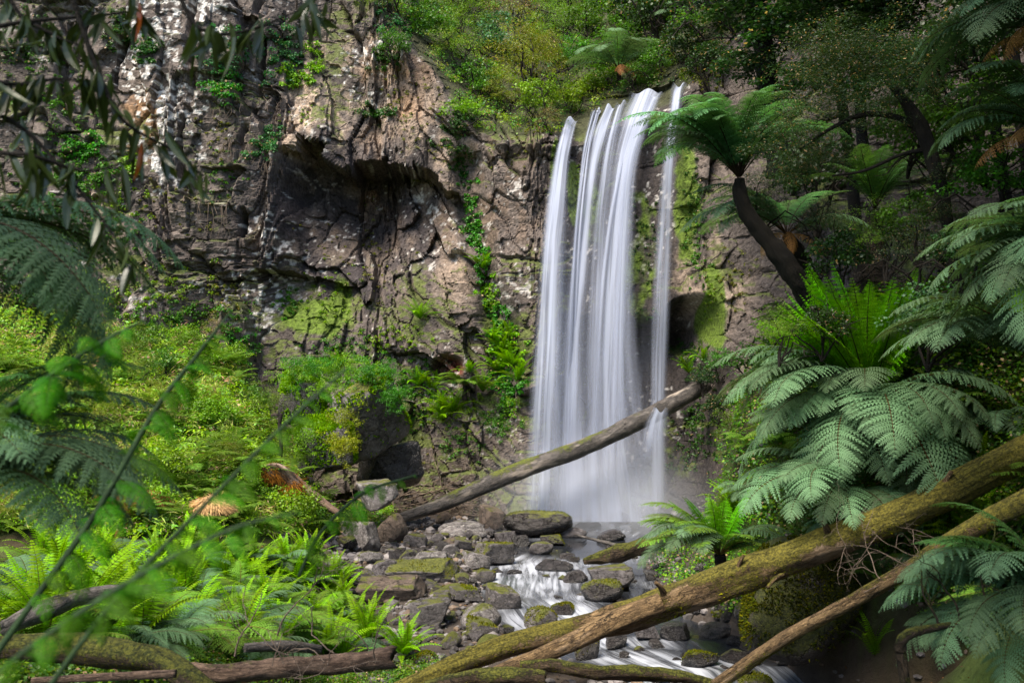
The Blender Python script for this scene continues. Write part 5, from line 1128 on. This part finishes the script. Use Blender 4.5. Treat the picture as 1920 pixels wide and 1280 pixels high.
# dark trees at the right
def tree(rows, rp, crowns, label, kind='fine', seed=0, name='tree', mat=None, group=None, limbs=()):
    P0 = at(*rows[0]); root = empty(name, P0); tag(root, label, 'tree', group)
    V, F, U = tube(pth(rows) - P0, [r_ * c[2] / FPX for r_, c in zip(rp, rows)], 80, 14, .4, seed, True, 2)
    obj('trunk', mesh('trunk', V, F, None, True, {'Uv3': U}), mat or M_TRMOSS, root)
    for lr, lp in limbs:
        V, F, U = tube(pth(lr) - P0, [r_ * c[2] / FPX for r_, c in zip(lp, lr)], 40, 8, .3, seed, True, 2); obj('limb', mesh('limb', V, F, None, True, {'Uv3': U}), mat or M_TRMOSS, root)
    for j, (px, py, d, s, k) in enumerate(crowns):
        o = bpy.data.objects.new('crown', SH[k][j % len(SH[k])]); COL.objects.link(o); o.parent = root
        o.location = Vector(at(px, py, d) - P0) - Vector((0, 0, s * .5)); o.scale = (s, s, s * .7); o.rotation_euler = (0, 0, j * 1.7)
    return root
tree([(1790, 640, 17), (1795, 560, 17), (1778, 430, 17), (1755, 320, 17), (1730, 245, 17), (1692, 185, 17), (1660, 150, 17)], [13, 12, 13, 12, 14, 9, 5],
     [(1690, 180, 17, 1.2, 'fine'), (1600, 140, 17.5, 1.5, 'fine'), (1540, 200, 17.5, 1.2, 'fine'), (1480, 270, 18, 1.1, 'fine'), (1640, 230, 17.5, 1.1, 'fine'), (1560, 100, 18, 1.5, 'fine'), (1700, 90, 17.5, 1.5, 'fine'), (1480, 330, 18.5, .9, 'fine'), (1790, 330, 17, .9, 'fine'), (1760, 400, 16.8, .7, 'fine'), (1560, 300, 18, .9, 'fine')],
     'crooked thin tree with small grey leaves arching left on the right bank', seed=2, limbs=[([(1730, 245, 17), (1680, 220, 17.2), (1620, 215, 17.4), (1560, 240, 17.6), (1500, 280, 18)], [7, 6, 5, 4, 2]), ([(1740, 280, 17), (1690, 290, 17.1), (1620, 320, 17.5), (1560, 330, 17.8)], [5, 4, 3, 2])])
tree([(1460, 330, 31), (1440, 160, 31), (1420, 0, 31), (1410, -200, 31)], [22, 20, 18, 16], [(1440, 40, 30, 2.4, 'dark'), (1400, 130, 30, 1.5, 'dark'), (1500, 60, 29, 2.2, 'dark'), (1440, -80, 30, 2.8, 'dark'), (1520, 160, 28, 1.8, 'dark'), (1350, -40, 31, 2.2, 'dark')], 'broad dark tree with ivy on its trunk at the top right of the falls', seed=3)
tree([(1620, 330, 26), (1610, 150, 26), (1590, 0, 26), (1580, -220, 26)], [12, 11, 10, 8], [(1600, 20, 25, 2.4, 'dark'), (1660, 60, 24, 2.0, 'dark'), (1560, -60, 25, 2.4, 'dark'), (1680, -40, 24, 2.4, 'dark'), (1600, 120, 25, 1.5, 'dark')], 'dark canopy tree behind the crooked one', seed=4)
BUSHR = [(1760, 290, 17.8, 1.1, 'green', 'glossy green bush behind the crooked tree'), (1850, 250, 17, 1.3, 'green', 'glossy dark green bush near the right edge'), (1700, 260, 18.5, 1.0, 'green', 'green bush left of the crooked trunk'), (1720, 430, 17.6, .9, 'green', 'bright leafed bush at the middle of the crooked trunk'), (1860, 360, 16.5, 1.0, 'green', 'dark leafy bush above the feathery fern'),
         (1550, 430, 20.5, .8, 'fine', 'grey twiggy bush beside the dark stout fern'), (1430, 390, 21, .8, 'fine', 'grey leafed bush behind the leaning trunk'), (1720, 480, 16.5, .8, 'fine', 'wispy grey bush at the foot of the crooked tree'), (1820, 480, 14.5, .8, 'dark', 'dark bush between trunk and feathery fern'), (1660, 470, 18, .9, 'olive', 'olive bush in the shade above the large fern'),
         (1580, 500, 19, .9, 'dark', 'dark bush above the large fern'), (1790, 150, 19, 1.3, 'dark', 'dark bush beneath the whitish rock'), (1700, 180, 22, 1.6, 'dark', 'black green bush far in the shade'), (1860, 100, 18, 1.5, 'dark', 'black green bush near the top right corner'), (1530, 360, 24, 1.5, 'dark', 'shaded bush behind the tree ferns'),
         (1740, 620, 14.5, .8, 'blue', 'bluish bush behind the young fronds'), (1540, 620, 17, .7, 'dark', 'dark bush at the base of the leaning fern'), (1460, 640, 17, .6, 'olive', 'olive tuft at the edge of the spur')]
for i, (px, py, d, s, k, lb) in enumerate(BUSHR): shrub(at(px, py, d) - np.array([0, 0, s * .5]), s, k, lb, 70 + i)
# unseen forest canopy beyond the frame, crowns added to shade the right bank
for i, (x, y, z, s) in enumerate([(9, 12, 15, 4.5), (13, 17, 17, 5), (8.5, 20, 17.5, 4), (15, 10, 14, 5), (11, 26, 19, 4.5), (17, 24, 19, 5), (1.2, 2.6, 10.8, 2.2), (3.4, 7.2, 13.2, 2.3), (7, 6, 12.5, 3.5), (13, 3, 12, 4.5), (8, 29, 20.5, 3.5), (5.5, 13, 15.5, 3.0), (20, 16, 18, 5)]):
    root = empty('shade_canopy_tree', (x + 2, y, 3)); tag(root, 'tall forest tree added over the right bank for shade, its unseen crown above the picture', 'tree', 'added shade trees above the right bank')
    V, F, U = tube([(0, 0, float(ground(x + 2, y)) - 3.4), (.1, .1, (z - 3) * .4), (-.7, 0, (z - 3) * .75), (-1.8, 0, z - 3.3)], [.2, .17, .13, .07], 40, 10, .25, i, True, 1)
    obj('trunk', mesh('trunk', V, F, None, True, {'Uv3': U}), M_TRMOSS, root)
    for j in range(3):
        o = bpy.data.objects.new('crown', SH['dark'][j]); COL.objects.link(o); o.parent = root; o.location = (-2 + random.Random(i * 3 + j).uniform(-1, 1) * s * .5, random.Random(i + j * 7).uniform(-1, 1) * s * .5, z - 3 - s * .5); o.scale = (s, s, s * .55); o.rotation_euler = (0, 0, j * 2 + i)
# ------------------------------------------------------------------ near stems and the branch above
PIN = [frond_mesh('pinna', .34, 17, 15 - 10 * i, -85 + 10 * i, .062, 5, 80 + i, (.03, .085, .014), (.055, .13, .02), stem=(.03, .05, .015), droop=.5, start=.1, rad=.003, sweep=15, peak=.6) for i in range(3)]
for m_ in PIN: m_.materials.append(M_FERN)
def near_frond(rows, rp, label, n, size, seed, name='bracken_frond'):
    P = pth(rows); P0 = P[0]; root = empty(name, P0); tag(root, label, 'fern frond')
    V, F, U = tube(P - P0, [r_ * c[2] / FPX for r_, c in zip(rp, rows)], 60, 8, .15, seed); 
    obj('stem', mesh('stem', V, F, None, True, {'Uv3': U}), M_STEMG, root)
    S = spline(P - P0, 200); T = unit(np.gradient(S, axis=0)); rg = random.Random(seed)
    for i in range(n):
        f = .22 + .77 * i / (n - 1); k = int(f * 199); sc = size * (math.sin(math.pi * min(1, .3 + .68 * (i / (n - 1)))) + .12)
        for sg in (-1, 1):
            o = bpy.data.objects.new('pinna', PIN[rg.randrange(3)]); COL.objects.link(o); o.parent = root
            o.location = S[k]; az = math.atan2(T[k][0], T[k][1]) + sg * R(rg.uniform(55, 85))
            o.rotation_euler = (Matrix.Rotation(-az, 3, 'Z') @ Matrix.Rotation(R(rg.uniform(-15, 25)), 3, 'X') @ Matrix.Rotation(R(rg.uniform(-30, 30)), 3, 'Y')).to_euler(); o.scale = (sc,) * 3
M_STEMG = mat_bark('green_stem', (.012, .03, .010), (.03, .06, .02), -.6, bump=.2)
near_frond([(-60, 1300, 3.0), (60, 1130, 3.05), (180, 960, 3.1), (290, 770, 3.2), (370, 665, 3.25), (432, 585, 3.3)], [7, 6.5, 6, 5, 4, 2], 'long dark fern stem with nodding leaflets leaning across the left foreground', 17, .5, 1)
near_frond([(60, 1330, 2.1), (220, 1120, 2.15), (400, 930, 2.2), (540, 790, 2.25), (650, 690, 2.3)], [5, 5, 4, 3.5, 2], 'blurred bright fern stem leaning right in front of the left bank', 15, .30, 2)
near_frond([(-120, 1360, 1.7), (60, 1210, 1.7), (260, 1080, 1.75), (440, 990, 1.8), (560, 960, 1.85)], [5, 5, 5, 4, 2], 'broad out of focus green frond low in the left foreground', 13, .30, 3)
near_frond([(-150, 900, 2.6), (20, 760, 2.6), (160, 660, 2.6), (270, 600, 2.6)], [5, 5, 4, 2], 'dark nodding frond at the left edge behind the long stem', 9, .5, 4)
near_frond([(560, 1080, 4.6), (600, 1000, 4.6), (680, 925, 4.6), (780, 890, 4.6)], [3, 3, 3, 2], 'soft green frond tip hanging over the left end of the rock bed', 9, .5, 5)
# tree whose branches hang into the top left corner
P0 = np.array([-4.2, 2.4, ground(-4.2, 2.4) - .1]); tr = empty('overhanging_tree', P0); tag(tr, 'dark leafy branches with long hanging leaves reaching into the top left corner', 'tree')
V, F, U = tube(np.array([[0, 0, 0], [.1, .1, 2], [.3, .3, 4], [.9, .6, 6.2], [1.2, .8, 7.5]]), [.16, .14, .12, .08, .05], 40, 12, .2, 5); obj('trunk', mesh('trunk', V, F, None, True, {'Uv3': U}), M_TRUNK, tr)
LR = np.random.default_rng(9); g = Geo(); lv = Geo()
def hang_leaf(p, L, W, rng):
    d = unit(np.array([rng.normal(0, .45), rng.normal(0, .4), -1.0])); s = unit(np.cross(d, unit(rng.normal(0, 1, 3)))); n = np.cross(s, d)
    k = 7; t = np.linspace(0, 1, k); w = W * np.sin(np.pi * t ** .8) ** .8 + .0015; bend = rng.normal(0, .25)
    C = p + d * (L * t)[:, None] + n * (bend * L * t ** 2)[:, None]
    V = np.concatenate([C - s * w[:, None] + n * (w * .35)[:, None], C, C + s * w[:, None] + n * (w * .35)[:, None]])
    a = np.arange(k - 1); F = np.concatenate([np.stack([a, a + 1, a + 1 + k, a + k], 1), np.stack([a + k, a + k + 1, a + 1 + 2 * k, a + 2 * k], 1)])
    c = np.array((.030, .045, .014)) * rng.uniform(.6, 1.6) if rng.random() > .012 else np.array((.22, .08, .02))
    lv.add(V, [F], c)
BR = [([(-420, 120, 3.2), (-60, 60, 3.3), (60, 40, 3.4), (200, 28, 3.5), (300, 12, 3.5)], 14), ([(-420, 120, 3.2), (-60, 150, 3.3), (40, 158, 3.4), (120, 148, 3.4), (200, 170, 3.4)], 12), ([(-420, 120, 3.2), (-60, 200, 3.3), (40, 240, 3.4), (110, 310, 3.4), (190, 410, 3.4), (245, 490, 3.4)], 12),
      ([(-420, 120, 3.2), (-60, 270, 3.3), (60, 292, 3.3), (160, 320, 3.4), (250, 300, 3.4)], 12), ([(250, -260, 3.4), (340, 0, 3.5), (390, 60, 3.5), (470, 56, 3.5), (560, 20, 3.6)], 12), ([(60, -240, 3.3), (150, 40, 3.4), (190, 150, 3.4), (235, 230, 3.4), (330, 285, 3.5), (380, 330, 3.5)], 16), ([(-60, -250, 3.3), (20, 0, 3.4), (90, 60, 3.4), (160, 90, 3.4)], 12), ([(560, -200, 3.7), (590, -40, 3.7), (580, 30, 3.7)], 7)]
for rows, nl in BR:
    Q = pth(rows); V, F, U = tube(Q - P0, np.linspace(.012, .0025, len(Q)), 50, 6, .2, 1, False); g.add(V, F, U=U)
    S = spline(Q, 100)
    for i in range(nl):
        for _ in range(2):
            k = int(30 + 69 * LR.random()); hang_leaf(S[k] - P0 + LR.normal(0, .02, 3), LR.uniform(.09, .17), LR.uniform(.010, .017), LR)
for a_, b_ in (((1.2, .8, 7.5), (-420, 120, 3.2)), ((1.2, .8, 7.5), (250, -260, 3.4)), ((1.2, .8, 7.5), (60, -240, 3.3)), ((1.2, .8, 7.5), (-60, -250, 3.3)), ((1.2, .8, 7.5), (560, -200, 3.7))):
    e = at(*b_) - P0; s_ = np.array(a_); V, F, U = tube([s_, (s_ + e) / 2 + [0, 0, .3], e], [.03, .022, .012], 20, 6, .1, 1, False); g.add(V, F, U=U)
obj('branches', g.mesh('branches', True, True), M_TRUNK, tr); lo = obj('leaves', lv.mesh('leaves'), M_GLOSS, tr)
for j in range(4):  # tree's unseen crown, placed up-sun to shade the near leaves and ferns
    o = bpy.data.objects.new('crown', SH['dark'][j % 3]); COL.objects.link(o); o.parent = tr; o.location = ((.8, -.6, 6.6), (2.6, .2, 6.4), (-.8, .8, 6.6), (1.2, 2.4, 7.6))[j]; o.scale = (2.1, 2.1, 1.3)
# spray and mist at the foot of the falls
t = NT('mist'); t.out = t.out
gr = t.t.nodes.new('ShaderNodeTexGradient'); gr.gradient_type = 'SPHERICAL'; t.t.links.new(t.coord('Object'), gr.inputs[0])
vol = t.t.nodes.new('ShaderNodeVolumePrincipled'); vol.inputs['Color'].default_value = (.9, .93, 1, 1)
t.set(vol.inputs['Density'], t.math('MULTIPLY', t.math('MULTIPLY', gr.outputs[0], gr.outputs[0]), .65)); t.t.links.new(vol.outputs[0], t.out.inputs['Volume'])
o = obj('mist', mesh('mist', ICO_V, [ICO_F]), t.m, loc=(2.9, 34.6, .6), scale=(5.2, 3.0, 3.4)); tag(o, 'soft white spray hanging over the plunge pool', kind='stuff')
# ------------------------------------------------------------------ raised moss and litter on rocks and logs
M_MOSS2 = mat_foliage('moss_tuft', .2, .9, .1, per_obj=.1)
bpy.context.view_layer.update()
def fuzz(o, n, size, cols, seed, zmin=.25, gate=.0, name='moss', gz_=None, thr=.02):
    r = np.random.default_rng(seed); me = o.data; nv = len(me.vertices)
    co = np.empty(nv * 3, np.float32); me.vertices.foreach_get('co', co); co = co.reshape(-1, 3)
    no = np.empty(nv * 3, np.float32); me.vertices.foreach_get('normal', no); no = no.reshape(-1, 3)
    M = np.array(o.matrix_world); M3 = M[:3, :3]; W = co @ M3.T + M[:3, 3]; N = unit(no @ np.linalg.inv(M3))
    f = me.polygons; nf = len(f); 
    pick = r.integers(0, nf, n * 5); P = []; Q = []
    lv_ = np.empty(len(me.loops), np.int32); me.loops.foreach_get('vertex_index', lv_)
    ls_ = np.empty(nf, np.int32); f.foreach_get('loop_start', ls_)
    ar = np.empty(nf, np.float32); f.foreach_get('area', ar); pick = r.choice(nf, n * 5, p=ar / ar.sum())
    a, b, c = (lv_[ls_[pick] + k] for k in range(3)); w_ = r.dirichlet((1, 1, 1), len(pick))
    P = W[a] * w_[:, :1] + W[b] * w_[:, 1:2] + W[c] * w_[:, 2:]; Nn = unit(N[a] + N[b] + N[c])
    keep = (Nn[:, 2] > zmin + .25 * r.normal(0, 1, len(P))) & (fbm(P[:, 0] * 2.2, P[:, 1] * 2.2, P[:, 2] * 2.2, 3, seed) + gate > 0)
    P, Nn = P[keep][:n], Nn[keep][:n]
    if len(P) < 150: return
    D = unit(Nn + r.normal(0, .45, P.shape)); S = unit(np.cross(D, r.normal(0, 1, P.shape))) * size * .35
    L = size * r.uniform(.5, 1.4, (len(P), 1)); V = np.stack([P - S, P + S, P + D * L], 1).reshape(-1, 3)
    cc = np.array(cols)[r.integers(0, len(cols), len(P))] * r.uniform(.5, 1.4, (len(P), 1))
    Mi = np.linalg.inv(M); V = V @ Mi[:3, :3].T + Mi[:3, 3]
    m = mesh(name, V, [np.arange(len(V)).reshape(-1, 3)], np.repeat(cc, 3, 0)); m.materials.append(M_MOSS2)
    c_ = bpy.data.objects.new(name, m); COL.objects.link(c_); c_.parent = o; c_['kind'] = 'stuff'
MC = [(.10, .11, .012), (.16, .16, .018), (.06, .08, .012), (.13, .12, .02)]
k_ = 0
for o in list(COL.objects):
    if o.type != 'MESH' or o.hide_render: continue
    st_ = o.name.split('.')[0]; mt = o.material_slots[0].material.name if o.material_slots else ''
    k_ += 1
    if st_ == 'rock' and mt in ('mossy_rock', 'wet_mossy_rock'): fuzz(o, 500, .035, MC, k_, .55, .05)
    elif st_ == 'mossy_boulder': fuzz(o, 9000, .05, [(.05, .06, .008), (.09, .09, .012), (.03, .045, .008)], k_, -.1, .25)
    elif st_ in ('leaning_slab', 'boulder') and mt != 'wet_dark_rock': fuzz(o, 6500, .10, [(.16, .27, .03), (.20, .30, .03), (.12, .22, .03)], k_, .1, .10)
    elif st_ in ('mossy_log', 'mossy_branch', 'broken_stump'): fuzz(o, 3500, .022, MC, k_, -.1, .2)
    elif st_ == 'driftwood': fuzz(o, 900, .035, MC, k_, .1, .1)
    elif st_ == 'trunk' and o.parent and o.parent.name == 'forked_log':
        fuzz(o, 16000, .045, MC + [(.2, .2, .03)], k_, .1, .02)
    elif st_ == 'thin_log': fuzz(o, 4000, .03, MC, k_, .0, -.08)
    elif st_ == 'fallen_log': fuzz(o, 1200, .05, MC, k_, .3, -.15)

# gravel and litter between the stones
rg = np.random.default_rng(77); bi_V, bi_F = ico(1); Vs, Fs, Cs, k = [], [], [], 0
for _ in range(5200):
    y = rg.uniform(14.5, 34); x = rg.uniform(-.17 * y - 1.6, lerp(y, SX_D, SX_X) + lerp(y, SX_D, SX_W) + 1.2)
    z = float(gz(np.array([x]), np.array([y]))[0]); s_ = rg.uniform(.025, .11) * (1 if rg.random() < .8 else 1.6)
    if z < float(water_z(y)) - .12: continue
    V = bi_V * (rg.uniform(.6, 1.3, 3) * s_) * (1 + rg.normal(0, .12, (len(bi_V), 1))); V[:, 2] *= .7
    a_ = rg.uniform(0, 6.3); V = V @ np.array([[math.cos(a_), math.sin(a_), 0], [-math.sin(a_), math.cos(a_), 0], [0, 0, 1]]) + [x, y, z + s_ * .25]
    Vs.append(V); Fs.append(bi_F + k); k += len(V); c = np.array((.10, .09, .088)) * rg.uniform(.35, 1.8) if rg.random() > .15 else np.array((.13, .09, .06)) * rg.uniform(.5, 1.3); Cs.append(np.tile(c, (len(V), 1)))
t = NT('gravel'); mg_ = t.surf(t.bsdf(t.mix(1.0, t.attr('Col'), t.mix(t.noise(30, 4, .7), (.4, .4, .4, 1), (1.6, 1.6, 1.6, 1)), 'MULTIPLY'), .6, t.bump(t.noise(40, 3), .4, .02), .4))
tag(obj('gravel', mesh('gravel', np.vstack(Vs), [np.vstack(Fs)], np.vstack(Cs)), mg_), 'grey pebbles and gravel between the boulders of the stream bed', None, None, 'stuff')
n = 4200; y = rg.uniform(7, 33, n); x = rg.uniform(-.35 * y - 1, .22 * y + 2.4); z = gz(x, y); ok = z > water_z(y) + .02; x, y, z = x[ok], y[ok], z[ok]; n = len(x)
P = np.stack([x, y, z + .03], 1); V, F, C = leafcloud(P, np.tile([0, 0, 1.], (n, 1)), .075, rg, pal((.16, .095, .05), n, rg, .5), .3, .35)
tag(obj('leaf_litter', mesh('leaf_litter', V, [F], C), M_DEAD), 'fallen brown leaves on the ground between stones and ferns', None, None, 'stuff')
